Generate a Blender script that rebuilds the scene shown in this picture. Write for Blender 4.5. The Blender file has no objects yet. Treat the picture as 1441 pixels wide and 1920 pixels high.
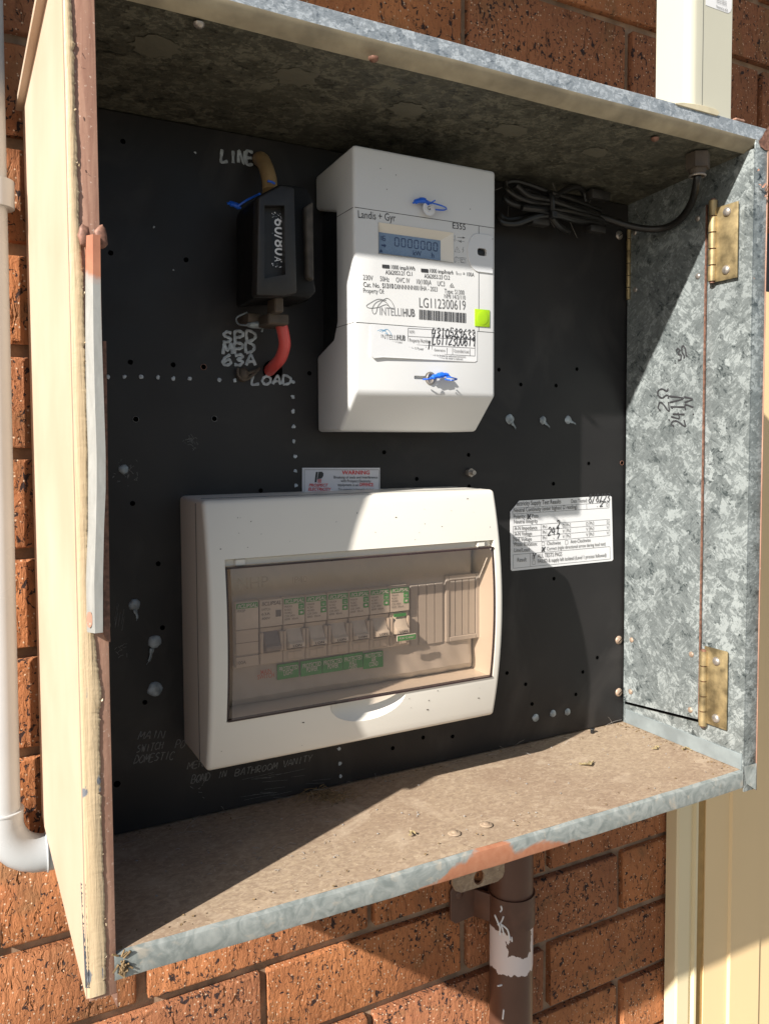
import bpy, bmesh, math, random
import numpy as np
from mathutils import Vector, Matrix
random.seed(7)
sc = bpy.context.scene
COL = sc.collection
R = math.radians

# ---------------------------------------------------------------- camera
F_, CX_, CY_ = 1507.35, 720.97, 909.06          # in pixels of the 1441 x 1920 photograph
yaw, pit, rol = -.49262, -.05079, -.00483
CAM = Vector((-.07616, -.4765, .29737))
fw = Vector((-math.sin(yaw), math.cos(yaw), 0)); rt = Vector((math.cos(yaw), math.sin(yaw), 0)); up = Vector((0, 0, 1))
f2 = fw * math.cos(pit) + up * math.sin(pit); u2 = up * math.cos(pit) - fw * math.sin(pit)
r3 = rt * math.cos(rol) + u2 * math.sin(rol); u3 = u2 * math.cos(rol) - rt * math.sin(rol)
cd = bpy.data.cameras.new('camera'); cam = bpy.data.objects.new('camera', cd); COL.objects.link(cam)
cam.matrix_world = Matrix(((r3.x, u3.x, -f2.x, CAM.x), (r3.y, u3.y, -f2.y, CAM.y), (r3.z, u3.z, -f2.z, CAM.z), (0, 0, 0, 1)))
cd.sensor_fit = 'VERTICAL'; cd.sensor_height = 24; cd.lens = F_ / 1920 * 24
cd.shift_x = -(CX_ - 720.5) / 1920; cd.shift_y = -(960 - CY_) / 1920
cd.clip_start = .01; cd.clip_end = 500
sc.camera = cam
sc.render.resolution_x = 768; sc.render.resolution_y = 1024

def W(px, py, c, ax=1):
    """point of the photograph -> world point on the plane (axis ax = c)"""
    d = f2 + r3 * ((px - CX_) / F_) - u3 * ((py - CY_) / F_)
    t = (c - CAM[ax]) / d[ax]
    return CAM + d * t

# ---------------------------------------------------------------- light
SUN = Vector((2.25, 1, -1.6)).normalized()
sd = bpy.data.lights.new('sun', 'SUN'); sd.energy = 5.0; sd.angle = R(.7); sd.color = (1, .955, .89)
so = bpy.data.objects.new('sun', sd); COL.objects.link(so)
so.rotation_euler = SUN.to_track_quat('-Z', 'Y').to_euler(); so.location = (-3, -2, 3)
w = bpy.data.worlds.new('World'); sc.world = w; w.use_nodes = True
nt = w.node_tree; sky = nt.nodes.new('ShaderNodeTexSky'); sky.sky_type = 'NISHITA'; sky.sun_disc = False
sky.sun_elevation = math.asin(-SUN.z); sky.sun_rotation = math.atan2(-SUN.x, -SUN.y)
bg = nt.nodes['Background']; nt.links.new(sky.outputs[0], bg.inputs[0]); bg.inputs[1].default_value = .055
sc.view_settings.view_transform = 'Standard'; sc.view_settings.look = 'None'
sc.view_settings.exposure = .88; sc.view_settings.gamma = 1
sc.cycles.max_bounces = 10; sc.cycles.transparent_max_bounces = 12

# ---------------------------------------------------------------- materials
class Mat:
    def __init__(s, name, rough=.6, metal=0., spec=.5):
        s.m = bpy.data.materials.new(name); s.m.use_nodes = True; s.t = s.m.node_tree
        s.b = s.t.nodes['Principled BSDF']; s.b.inputs['Roughness'].default_value = rough
        s.b.inputs['Metallic'].default_value = metal; s.b.inputs['Specular IOR Level'].default_value = spec
        s.co = s.t.nodes.new('ShaderNodeTexCoord').outputs['Object']
    def set(s, k, v):
        i = s.b.inputs[k] if isinstance(k, str) else k
        if hasattr(v, 'is_output') or isinstance(v, bpy.types.NodeSocket): s.t.links.new(v, i)
        else: i.default_value = (*v, 1) if isinstance(v, (tuple, list)) and len(v) == 3 and i.type == 'RGBA' else v
    def nd(s, ty, outp=0, attrs={}, **ins):
        n = s.t.nodes.new('ShaderNode' + ty)
        for k, v in attrs.items(): setattr(n, k, v)
        for k, v in ins.items():
            k = k.replace('_', ' ')
            i = n.inputs[int(k[1:])] if k[0] == 'i' and k[1:].isdigit() else n.inputs[k]
            s.set(i, v)
        return n.outputs[outp]
    def mapping(s, sc=(1, 1, 1), co=None, loc=(0, 0, 0), rot=(0, 0, 0)):
        return s.nd('Mapping', Vector=co or s.co, Scale=sc, Location=loc, Rotation=rot)
    def noise(s, scale, detail=3, dist=0., co=None, rough=.55, outp=0):
        return s.nd('TexNoise', outp, Vector=co or s.co, Scale=scale, Detail=detail, Distortion=dist, Roughness=rough)
    def vor(s, scale, co=None, outp=0, feat='F1', rnd=1.):
        return s.nd('TexVoronoi', outp, {'feature': feat}, Vector=co or s.co, Scale=scale, Randomness=rnd)
    def ramp(s, f, pts, interp='LINEAR'):
        n = s.t.nodes.new('ShaderNodeValToRGB'); cr = n.color_ramp; cr.interpolation = interp
        while len(cr.elements) < len(pts): cr.elements.new(.5)
        for e, (p, c) in zip(cr.elements, pts):
            e.position = p; e.color = (*c, 1) if isinstance(c, (tuple, list)) else (c, c, c, 1)
        s.t.links.new(f, n.inputs[0]); return n.outputs[0]
    def mix(s, f, a, b, mode='MIX'):
        n = s.t.nodes.new('ShaderNodeMix'); n.data_type = 'RGBA'; n.blend_type = mode
        s.set(n.inputs[0], f); s.set(n.inputs[6], a); s.set(n.inputs[7], b); return n.outputs[2]
    def math(s, op, a, b=0., c=0.):
        n = s.t.nodes.new('ShaderNodeMath'); n.operation = op
        s.set(n.inputs[0], a); s.set(n.inputs[1], b); s.set(n.inputs[2], c); return n.outputs[0]
    def bump(s, h, st=.3, d=.001, prev=None):
        n = s.t.nodes.new('ShaderNodeBump'); s.set(n.inputs['Strength'], st); s.set(n.inputs['Distance'], d); s.set(n.inputs['Height'], h)
        if prev: s.set(n.inputs['Normal'], prev)
        s.set('Normal', n.outputs[0]); return n.outputs[0]

def plain(name, col, rough=.5, metal=0., var=.12, nsc=60, bump=0., spec=.5, bsc=300):
    M = Mat(name, rough, metal, spec)
    n = M.noise(nsc, 4)
    M.set('Base Color', M.mix(M.ramp(n, [(.35, 0.), (.7, 1.)]), tuple(c * (1 - var) for c in col), tuple(min(1, c * (1 + var)) for c in col)))
    M.set('Roughness', M.math('MULTIPLY_ADD', M.noise(nsc * 2.3, 3), .25, rough - .12))
    if bump: M.bump(M.noise(bsc, 3), bump, .0006)
    return M.m

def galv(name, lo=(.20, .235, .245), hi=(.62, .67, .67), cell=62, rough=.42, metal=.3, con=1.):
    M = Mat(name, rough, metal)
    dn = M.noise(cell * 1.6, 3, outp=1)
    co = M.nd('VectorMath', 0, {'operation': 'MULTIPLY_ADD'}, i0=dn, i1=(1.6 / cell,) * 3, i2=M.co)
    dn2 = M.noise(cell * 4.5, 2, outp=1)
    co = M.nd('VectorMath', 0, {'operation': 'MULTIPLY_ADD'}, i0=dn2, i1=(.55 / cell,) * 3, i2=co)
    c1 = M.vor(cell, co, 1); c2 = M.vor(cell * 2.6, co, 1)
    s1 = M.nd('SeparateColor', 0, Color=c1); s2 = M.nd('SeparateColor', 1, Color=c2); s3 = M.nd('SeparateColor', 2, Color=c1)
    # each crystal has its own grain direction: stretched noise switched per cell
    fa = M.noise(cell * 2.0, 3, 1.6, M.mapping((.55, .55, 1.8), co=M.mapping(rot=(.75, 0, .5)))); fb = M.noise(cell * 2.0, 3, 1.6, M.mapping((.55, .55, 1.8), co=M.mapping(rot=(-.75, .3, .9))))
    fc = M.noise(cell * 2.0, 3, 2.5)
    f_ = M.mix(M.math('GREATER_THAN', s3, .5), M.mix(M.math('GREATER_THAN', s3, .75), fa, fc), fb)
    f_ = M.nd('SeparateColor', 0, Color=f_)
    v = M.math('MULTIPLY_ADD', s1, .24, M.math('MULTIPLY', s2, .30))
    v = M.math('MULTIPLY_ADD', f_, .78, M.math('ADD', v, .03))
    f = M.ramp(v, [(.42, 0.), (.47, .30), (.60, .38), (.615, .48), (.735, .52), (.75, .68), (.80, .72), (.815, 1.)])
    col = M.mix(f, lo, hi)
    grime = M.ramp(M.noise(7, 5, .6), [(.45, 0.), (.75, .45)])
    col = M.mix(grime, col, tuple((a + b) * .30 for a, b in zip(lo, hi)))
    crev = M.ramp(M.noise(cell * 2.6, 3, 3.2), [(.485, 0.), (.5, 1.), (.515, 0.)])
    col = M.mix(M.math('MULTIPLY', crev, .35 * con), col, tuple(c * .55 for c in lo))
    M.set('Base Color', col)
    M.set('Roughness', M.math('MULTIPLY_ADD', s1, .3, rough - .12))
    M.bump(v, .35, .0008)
    return M.m

def brick_mat():
    M = Mat('brick_face', .86, spec=.3)
    big = M.noise(9, 3)
    rnd = M.vor(3.1, outp=1)
    base = M.mix(M.ramp(big, [(.36, 0.), (.6, 1.)]), (.27, .085, .033), (.43, .155, .058))
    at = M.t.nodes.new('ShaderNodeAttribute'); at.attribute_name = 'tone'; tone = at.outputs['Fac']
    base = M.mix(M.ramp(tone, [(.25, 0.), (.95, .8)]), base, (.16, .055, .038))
    smoke = M.ramp(M.noise(13, 4, 1., M.mapping(loc=(.4, .2, .9))), [(.56, 0.), (.7, 1.)])
    base = M.mix(M.math('MULTIPLY', smoke, .75), base, (.13, .070, .034))
    fine = M.noise(420, 4)
    base = M.mix(M.math('MULTIPLY', fine, .45), base, (.54, .26, .11))
    bn = M.noise(120, 3, .8, M.mapping((1.2, 1, .8), loc=(.2, .1, .7)), .6)
    bn2 = M.noise(260, 2, .5, M.mapping(loc=(.7, .3, .1)), .5)
    reg = M.ramp(M.noise(16, 4), [(.40, 0.), (.62, 1.)])
    bs = M.math('MULTIPLY_ADD', reg, .07, bn)
    blm = M.math('MAXIMUM', M.ramp(bs, [(.645, 0.), (.675, 1.)]), M.ramp(M.math('MULTIPLY_ADD', reg, .05, bn2), [(.675, 0.), (.70, 1.)]))
    base = M.mix(M.math('MULTIPLY', blm, .92), base, (.014, .013, .017))
    ws = M.vor(250, M.mapping(loc=(.03, .05, .02)), 0)
    wc = M.nd('SeparateColor', 0, Color=M.vor(250, M.mapping(loc=(.03, .05, .02)), 1))
    wm = M.math('MULTIPLY', M.ramp(ws, [(.17, 1.), (.24, 0.)]), M.ramp(wc, [(.50, 0.), (.54, 1.)]))
    base = M.mix(wm, base, (.62, .44, .30))
    M.set('Base Color', base)
    drag = M.noise(85, 6, .9, M.mapping((1.5, 1, .5)), .65)
    pits = M.ramp(M.noise(95, 3, .6, M.mapping((1.3, 1, .5))), [(.30, 0.), (.40, 1.)])
    h = M.math('MULTIPLY_ADD', pits, .8, M.math('MULTIPLY', drag, .9))
    n1 = M.bump(h, .95, .0042)
    h2 = M.math('MULTIPLY_ADD', fine, .5, M.math('MULTIPLY', blm, -.5))
    M.bump(h2, .7, .0012, n1)
    return M.m

def paint_cream():
    M = Mat('cream_brushed_paint', .55)
    st = M.noise(60, 4, .2, M.mapping((9, 9, .25)))
    bl = M.noise(9, 3)
    col = M.mix(M.ramp(bl, [(.35, 0.), (.7, 1.)]), (.50, .375, .27), (.58, .455, .345))
    col = M.mix(M.ramp(st, [(.45, 0.), (.75, .35)]), col, (.52, .39, .26))
    M.set('Base Color', col); M.bump(st, .28, .0012); return M.m

def cream_worn():
    M = Mat('cream_paint_thick_worn', .5)
    st = M.noise(55, 5, .5, M.mapping((7, 7, .35)))
    col = M.mix(M.ramp(st, [(.4, 0.), (.72, .3)]), (.56, .43, .27), (.42, .31, .17))
    sep = M.nd('SeparateXYZ', 2, Vector=M.co)
    low = M.ramp(M.math('MULTIPLY_ADD', sep, -1.6, .32), [(.0, 0.), (.6, 1.)])
    nx = M.noise(38, 5, 1., M.mapping((2.2, 2.2, .7)))
    chip = M.ramp(M.math('MULTIPLY_ADD', low, .17, nx), [(.70, 0.), (.73, 1.)])
    col = M.mix(chip, col, (.17, .18, .20))
    M.set('Base Color', col); M.bump(M.math('MULTIPLY_ADD', M.noise(150, 4, 1.), .5, st), .32, .0018); return M.m

def shelf_mat():
    M = Mat('dusty_rusted_galvanised', .75, spec=.3)
    n = M.noise(230, 6, .8, M.mapping((.8, 1.2, 1), rot=(0, 0, .4)), .7)
    bigv = M.noise(7, 4)
    col = M.mix(M.ramp(n, [(.40, 0.), (.62, 1.)]), (.275, .20, .138), (.39, .295, .20))
    col = M.mix(M.ramp(bigv, [(.42, 0.), (.72, .75)]), col, (.24, .16, .108))
    col = M.mix(M.ramp(M.noise(21, 6, 1.1), [(.56, 0.), (.68, .5)]), col, (.46, .36, .26))
    fl_ = M.ramp(M.noise(120, 4, 1.6, M.mapping((1, 1.5, 1))), [(.52, 0.), (.60, 1.)])
    col = M.mix(M.math('MULTIPLY', fl_, .25), col, (.55, .43, .31))
    sp = M.ramp(M.vor(240), [(.10, 1.), (.16, 0.)])
    col = M.mix(M.math('MULTIPLY', sp, .35), col, (.68, .57, .42))
    cobw = M.ramp(M.noise(900, 2), [(.72, 0.), (.76, 1.)])
    col = M.mix(M.math('MULTIPLY', cobw, .6), col, (.75, .7, .62))
    M.set('Base Color', col); M.bump(n, .15, .0005); return M.m

def lip_mat(name, rustx=None, dust=True):
    """weathered zinc with dust and rust spots; a rust patch about x = rustx"""
    M = Mat(name, .55, .2)
    n = M.noise(60, 6, 2.2); n2 = M.noise(24, 5, .6)
    col = M.mix(M.ramp(n, [(.35, 0.), (.7, 1.)]), (.20, .225, .215), (.37, .39, .37))
    if dust: col = M.mix(M.ramp(M.noise(110, 5, .7), [(.58, 0.), (.72, .6)]), col, (.48, .42, .34))
    xz = M.nd('SeparateXYZ', 0, Vector=M.co)
    if rustx is not None:
        d = M.math('ABSOLUTE', M.math('SUBTRACT', xz, rustx))
        m = M.math('MULTIPLY_ADD', n2, .22, M.math('MULTIPLY', d, -1.))
        zz = M.nd('SeparateXYZ', 2, Vector=M.co)
        m = M.math('MULTIPLY_ADD', zz, -3.0, m)
        col = M.mix(M.ramp(m, [(.098, 0.), (.112, 1.)]), col, M.mix(M.noise(160, 3), (.34, .12, .06), (.5, .24, .14)))
    M.set('Base Color', col); M.bump(n, .25, .0006); return M.m

def primer_mat():
    M = Mat('red_brown_primer', .5)
    st = M.noise(45, 5, .5, M.mapping((5, 5, .4)))
    col = M.mix(M.ramp(st, [(.35, 0.), (.7, 1.)]), (.28, .145, .10), (.46, .27, .19))
    col = M.mix(M.ramp(M.noise(500, 2), [(.66, 0.), (.72, .7)]), col, (.6, .45, .36))
    M.set('Base Color', col); M.bump(M.noise(300, 3), .25, .0005); return M.m

def board_mat():
    M = Mat('black_phenolic_board', .5, spec=.35)
    n = M.noise(5, 4, .6)
    col = M.mix(M.ramp(n, [(.35, 0.), (.7, 1.)]), (.010, .0095, .0102), (.024, .0215, .0205))
    dust = M.ramp(M.noise(1300, 2), [(.75, 0.), (.78, 1.)])
    clus = M.ramp(M.noise(11, 3), [(.50, .12), (.66, 1.)])
    col = M.mix(M.math('MULTIPLY', M.math('MULTIPLY', dust, clus), .5), col, (.4, .38, .36))
    sm = M.ramp(M.noise(12, 6, 1.5, M.mapping((1, 1, .6))), [(.52, 0.), (.72, .5)])
    col = M.mix(sm, col, (.05, .045, .042))
    M.set('Base Color', col)
    M.set('Roughness', M.math('MULTIPLY_ADD', M.noise(18, 4), .35, .30)); M.bump(M.noise(120, 3), .06, .0005)
    return M.m

def glass_mat():
    m = bpy.data.materials.new('smoked_polycarbonate'); m.use_nodes = True; t = m.node_tree
    t.nodes.clear(); o = t.nodes.new('ShaderNodeOutputMaterial'); mx = t.nodes.new('ShaderNodeMixShader')
    tr = t.nodes.new('ShaderNodeBsdfTransparent'); tr.inputs[0].default_value = (.80, .70, .62, 1)
    gl = t.nodes.new('ShaderNodeBsdfGlossy'); gl.inputs['Roughness'].default_value = .09; gl.inputs[0].default_value = (.88, .87, 1, 1)
    lw = t.nodes.new('ShaderNodeLayerWeight'); lw.inputs[0].default_value = .5
    pw = t.nodes.new('ShaderNodeMath'); pw.operation = 'POWER'; pw.inputs[1].default_value = 4.2; t.links.new(lw.outputs['Facing'], pw.inputs[0])
    fr = t.nodes.new('ShaderNodeMath'); fr.operation = 'MULTIPLY_ADD'; fr.inputs[1].default_value = .75; fr.inputs[2].default_value = .105; t.links.new(pw.outputs[0], fr.inputs[0])
    nz = t.nodes.new('ShaderNodeTexNoise'); nz.inputs['Scale'].default_value = 26; tc = t.nodes.new('ShaderNodeTexCoord')
    t.links.new(tc.outputs['Object'], nz.inputs['Vector'])
    bp = t.nodes.new('ShaderNodeBump'); bp.inputs['Strength'].default_value = .12; bp.inputs['Distance'].default_value = .002
    t.links.new(nz.outputs[0], bp.inputs['Height']); t.links.new(bp.outputs[0], gl.inputs['Normal'])
    t.links.new(fr.outputs[0], mx.inputs[0]); t.links.new(tr.outputs[0], mx.inputs[1]); t.links.new(gl.outputs[0], mx.inputs[2])
    t.links.new(mx.outputs[0], o.inputs[0]); return m

def brown_pipe_mat():
    M = Mat('brown_painted_pipe_with_white_remnant', .42)
    col = M.mix(M.noise(30, 4), (.075, .032, .020), (.115, .052, .032))
    z = M.nd('SeparateXYZ', 2, Vector=M.co); x = M.nd('SeparateXYZ', 0, Vector=M.co)
    n = M.noise(90, 4, .6, M.mapping((1, 1, .5)))
    zz = M.math('MULTIPLY_ADD', n, .016, z)
    band = M.math('MULTIPLY', M.ramp(M.math('MULTIPLY_ADD', zz, 10., 3.), [(.195, 0.), (.205, 1.)]), 1.)
    # white primer band: full below, two side strips above
    lowb = M.math('LESS_THAN', zz, BZ0 + .022 + .008)
    inb = M.math('MULTIPLY', M.math('GREATER_THAN', zz, BZ0 + .008), M.math('LESS_THAN', zz, BZ1 + .008))
    side = M.math('GREATER_THAN', M.math('MULTIPLY_ADD', n, .014, M.math('ABSOLUTE', M.math('ADD', x, .004))), .021)
    m = M.math('MULTIPLY', inb, M.math('MAXIMUM', lowb, side))
    M.set('Base Color', M.mix(m, col, (.66, .58, .56))); return M.m

BZ0, BZ1 = -.292, -.238      # white band on the brown pipe (local z set below)
M_brick = brick_mat()
M_mortar = plain('mortar', (.31, .205, .13), .95, var=.35, nsc=40, bump=.8, bsc=500)
M_galv = galv('galvanised_spangle', (.065, .079, .080), (.37, .405, .40), 74)
M_galvd = galv('galvanised_shaded_ceiling', (.026, .025, .018), (.15, .142, .105), 80, metal=.15, rough=.6, con=.4)  # same zinc darkened: shade inside the box put into the colour
M_patch = plain('smooth_sealant_on_zinc', (.125, .117, .086), .6, var=.05)
M_creamp = paint_cream(); M_worn = cream_worn(); M_shelf = shelf_mat(); M_primer = primer_mat()
M_lip = lip_mat('weathered_zinc_edge', .275); M_liptop = galv('spangled_top_edge', (.15, .175, .195), (.46, .50, .53), 105, metal=.2)
M_lipbend = plain('dusty_underside_bend', (.34, .29, .20), .6, var=.25, nsc=40)
M_board = board_mat()
M_hole = plain('hole_black', (.002, .002, .002), .95, spec=.0)
M_white = plain('cream_plastic', (.76, .72, .64), .38, var=.03, nsc=8, bump=.05, bsc=80)
M_meter = plain('light_grey_plastic', (.68, .68, .67), .42, var=.03, nsc=8, bump=.04, bsc=90)
M_meter2 = plain('light_grey_plastic_cover', (.67, .68, .69), .40, var=.03, nsc=8)
M_seam = plain('seam_dark', (.06, .06, .06), .8)
M_black = plain('black_plastic', (.012, .012, .013), .45, var=.2, bump=.1)
M_blackdusty = plain('black_bakelite_dusty', (.021, .019, .0175), .5, var=.4, nsc=40, bump=.2)
M_dustbrown = plain('dusty_brown_plastic', (.085, .065, .048), .7, var=.3)
M_lcd = plain('lcd_glass', (.20, .28, .40), .25, var=.08, nsc=30)
M_lcdseg = plain('lcd_segments', (.035, .06, .14), .5)
M_ink = plain('ink_black', (.035, .035, .038), .6)
M_inkg = plain('ink_grey', (.14, .14, .14), .6)
M_inkl = plain('ink_light_grey', (.27, .27, .275), .6)
M_red = plain('ink_red', (.62, .03, .035), .5)
M_redd = plain('ink_red_faded', (.55, .13, .08), .5)
M_green = plain('label_green', (.05, .33, .08), .5)
M_greenl = plain('label_green_pale', (.22, .36, .19), .5)
M_btn = plain('lime_button', (.36, .60, .01), .35, var=.04)
M_blue = plain('blue_nylon', (.015, .12, .62), .3, var=.15)
M_blueink = plain('ink_blue', (.12, .33, .52), .5)
M_paper = plain('white_sticker', (.70, .70, .70), .35, var=.03, nsc=20)
M_paper2 = plain('white_sticker_gloss', (.62, .62, .66), .25, var=.05, nsc=20)
M_chalk = plain('white_marker_paint', (.42, .46, .49), .6, var=.3, nsc=300)
M_faint = plain('faint_pencil', (.15, .148, .14), .8, var=.4, nsc=500)
M_sil = plain('cloudy_silicone', (.27, .31, .33), .3, var=.4, nsc=180)
M_cable = plain('black_cable_sheath', (.014, .013, .012), .38, var=.2)
M_redc = plain('red_cable_sheath', (.62, .085, .075), .4, var=.06)
M_beigec = plain('beige_cable_sheath', (.34, .22, .10), .5, var=.2)
M_brass = plain('passivated_brass', (.34, .26, .135), .5, .6, var=.5, nsc=70, bump=.15)
M_steel = plain('zinc_screw', (.42, .38, .34), .38, .7, var=.25, nsc=300)
M_tanscrew = plain('old_tan_screw', (.36, .26, .19), .5, .3, var=.4, nsc=300)
M_rust = plain('rusty_screw', (.22, .11, .075), .6, .2, var=.4, nsc=300)
M_pvc = plain('white_pvc', (.47, .485, .49), .3, var=.05, nsc=12)
M_brk = plain('breaker_grey_plastic', (.56, .52, .46), .45, var=.04)
M_brkl = plain('breaker_label_paper', (.62, .60, .55), .5)
M_inner = plain('inner_cover_plastic', (.50, .485, .45), .45, var=.05, nsc=12, bump=.1, bsc=60)
M_lever = plain('breaker_lever_white', (.66, .64, .58), .4)
M_toggle = plain('switch_grey', (.26, .25, .24), .4)
M_clad = plain('cream_steel_cladding', (.84, .62, .34), .42, var=.03, nsc=4)
M_cladt = plain('cream_steel_trim', (.78, .66, .42), .42, var=.03, nsc=4)
M_gap = plain('ochre_gap', (.42, .25, .08), .6)
M_ant = plain('cream_painted_antenna', (.50, .485, .39), .35, var=.03, nsc=8)
M_leaf = plain('dry_leaf', (.34, .27, .14), .7, var=.4, nsc=300)
M_grass = plain('dry_grass', (.20, .13, .06), .8, var=.4, nsc=300)
M_web = plain('web_silk', (.30, .28, .26), .9)
M_ground = plain('concrete_paving', (.24, .215, .175), .85, var=.15, nsc=3, bump=.3)
M_eave = plain('eave_lining', (.55, .50, .42), .6)
M_glass = glass_mat(); M_bpipe = brown_pipe_mat()
M_bpipe2 = plain('brown_painted_clamp', (.10, .045, .028), .45, var=.15)

# ---------------------------------------------------------------- mesh helpers
def cat(pts):
    """Catmull-Rom through pts"""
    P = [Vector(p) for p in pts]; P = [P[0] * 2 - P[1]] + P + [P[-1] * 2 - P[-2]]; o = []
    for i in range(1, len(P) - 2):
        a, b, c, d = P[i - 1:i + 3]
        for k in range(6):
            t = k / 6
            o.append(.5 * ((2 * b) + (c - a) * t + (2 * a - 5 * b + 4 * c - d) * t * t + (3 * b - a - 3 * c + d) * t ** 3))
    return o + [P[-2]]

class MB:
    def __init__(s): s.v = []; s.f = []; s.sm = []
    def add(s, vs, fs, smooth=False):
        n = len(s.v); s.v += [tuple(v) for v in vs]; s.f += [tuple(i + n for i in f) for f in fs]; s.sm += [smooth] * len(fs); return s
    def bmadd(s, bm, smooth=False):
        bm.verts.index_update(); s.add([v.co.copy() for v in bm.verts], [[v.index for v in f.verts] for f in bm.faces], smooth); bm.free(); return s
    def box(s, x0, x1, y0, y1, z0, z1, bev=0., seg=2):
        bm = bmesh.new(); bmesh.ops.create_cube(bm, size=1)
        for v in bm.verts: v.co = Vector(((x0 + x1) / 2 + v.co.x * (x1 - x0), (y0 + y1) / 2 + v.co.y * (y1 - y0), (z0 + z1) / 2 + v.co.z * (z1 - z0)))
        if bev: bmesh.ops.bevel(bm, geom=bm.edges[:], offset=bev, segments=seg, affect='EDGES', profile=.5)
        return s.bmadd(bm, bev > 0)
    def prism(s, pts, ax, a, b, bev=0., seg=2):
        bm = bmesh.new()
        def mk(p, q):
            return {'x': (q, p[0], p[1]), 'y': (p[0], q, p[1]), 'z': (p[0], p[1], q)}[ax]
        A = [bm.verts.new(mk(p, a)) for p in pts]; B = [bm.verts.new(mk(p, b)) for p in pts]; n = len(pts)
        bm.faces.new(A); bm.faces.new(B[::-1])
        for i in range(n): bm.faces.new((A[i], B[i], B[(i + 1) % n], A[(i + 1) % n]))
        bmesh.ops.recalc_face_normals(bm, faces=bm.faces[:])
        if bev: bmesh.ops.bevel(bm, geom=bm.edges[:], offset=bev, segments=seg, affect='EDGES', profile=.5)
        return s.bmadd(bm, bev > 0)
    def tube(s, pts, r, seg=10, smooth_path=True, cap=True, flat=1.):
        P = cat(pts) if smooth_path else [Vector(p) for p in pts]
        n = len(P); rr = r if isinstance(r, (list, tuple)) else [r] * n
        if len(rr) != n: rr = [rr[min(len(rr) - 1, int(i / (n - 1) * (len(rr) - 1) + .5))] for i in range(n)]
        ref = None; vs = []; fs = []
        for i, p in enumerate(P):
            d = (P[min(i + 1, n - 1)] - P[max(i - 1, 0)]).normalized()
            if ref is None: ref = d.orthogonal().normalized()
            ref = (ref - d * ref.dot(d)).normalized(); q = d.cross(ref)
            for k in range(seg):
                a = 2 * math.pi * k / seg; vs.append(p + (ref * math.cos(a) + q * math.sin(a) * flat) * rr[i])
        for i in range(n - 1):
            for k in range(seg):
                fs.append((i * seg + k, i * seg + (k + 1) % seg, (i + 1) * seg + (k + 1) % seg, (i + 1) * seg + k))
        if cap: fs.append(tuple(range(seg))[::-1]); fs.append(tuple((n - 1) * seg + k for k in range(seg)))
        return s.add(vs, fs, True)
    def cyl(s, a, b, r, seg=20, r2=None):
        return s.tube([a, b], [r, r if r2 is None else r2], seg, False)
    def disc(s, c, nrm, r, seg=14, jit=0., sx=1., sy=1.):
        nrm = Vector(nrm).normalized(); u = Vector((1, 0, 0)) if abs(nrm.x) < .9 else Vector((0, 1, 0)); v = nrm.cross(u).normalized(); u = v.cross(nrm)
        vs = [Vector(c) + (u * math.cos(a) * sx + v * math.sin(a) * sy) * r * (1 + random.uniform(-jit, jit)) for a in [2 * math.pi * k / seg for k in range(seg)]]
        return s.add(vs, [tuple(range(seg))])
    def dome(s, c, nrm, r, h, seg=14, jit=0., sz=1.):
        nrm = Vector(nrm).normalized(); u = Vector((1, 0, 0)) if abs(nrm.x) < .9 else Vector((0, 1, 0)); v = nrm.cross(u).normalized(); u = v.cross(nrm)
        vs = []; fs = []; rings = 5; js = [1 + random.uniform(-jit, jit) for _ in range(seg)]
        for i in range(rings):
            t = i / rings * math.pi / 2
            for k in range(seg):
                a = 2 * math.pi * k / seg
                vs.append(Vector(c) + (u * math.cos(a) + v * math.sin(a) * sz) * r * math.cos(t) * js[k] + nrm * h * math.sin(t))
        vs.append(Vector(c) + nrm * h)
        for i in range(rings - 1):
            for k in range(seg): fs.append((i * seg + k, i * seg + (k + 1) % seg, (i + 1) * seg + (k + 1) % seg, (i + 1) * seg + k))
        for k in range(seg): fs.append(((rings - 1) * seg + k, (rings - 1) * seg + (k + 1) % seg, rings * seg))
        return s.add(vs, fs, True)
    def poly(s, pts): return s.add(pts, [tuple(range(len(pts)))])
    def seg(s, p, q, wd, n=(0, -1, 0)):
        p = Vector(p); q = Vector(q); d = (q - p).normalized(); t = d.cross(Vector(n)).normalized() * wd / 2
        return s.add([p - t, q - t, q + t, p + t], [(0, 1, 2, 3)])

def link(name, mb, mat, parent=None, loc=None, auto=35):
    """one mesh object; vertices are given in world space and stored relative to the parent's base"""
    me = bpy.data.meshes.new(name)
    off = Vector(parent_base(parent)) if parent else (Vector(loc) if loc else Vector((0, 0, 0)))
    me.from_pydata([tuple(Vector(v) - off) for v in mb.v], [], mb.f); me.update()
    for p, sm in zip(me.polygons, mb.sm): p.use_smooth = sm
    if any(mb.sm): me.set_sharp_from_angle(angle=R(auto))
    me.materials.append(mat)
    o = bpy.data.objects.new(name, me); COL.objects.link(o)
    if parent: o.parent = parent
    elif loc: o.location = loc
    return o
def parent_base(p):
    v = Vector((0, 0, 0))
    while p: v += p.location; p = p.parent
    return v
def thing(name, label, category, loc=(0, 0, 0), group=None):
    o = bpy.data.objects.new(name, None); COL.objects.link(o); o.location = loc; o.empty_display_size = .02
    tag(o, label, category, group); return o
def tag(o, label, category, group=None, kind=None):
    o['label'] = label; o['category'] = category
    if group: o['group'] = group
    if kind: o['kind'] = kind
    return o
def struct(o): o['kind'] = 'structure'; return o

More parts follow.
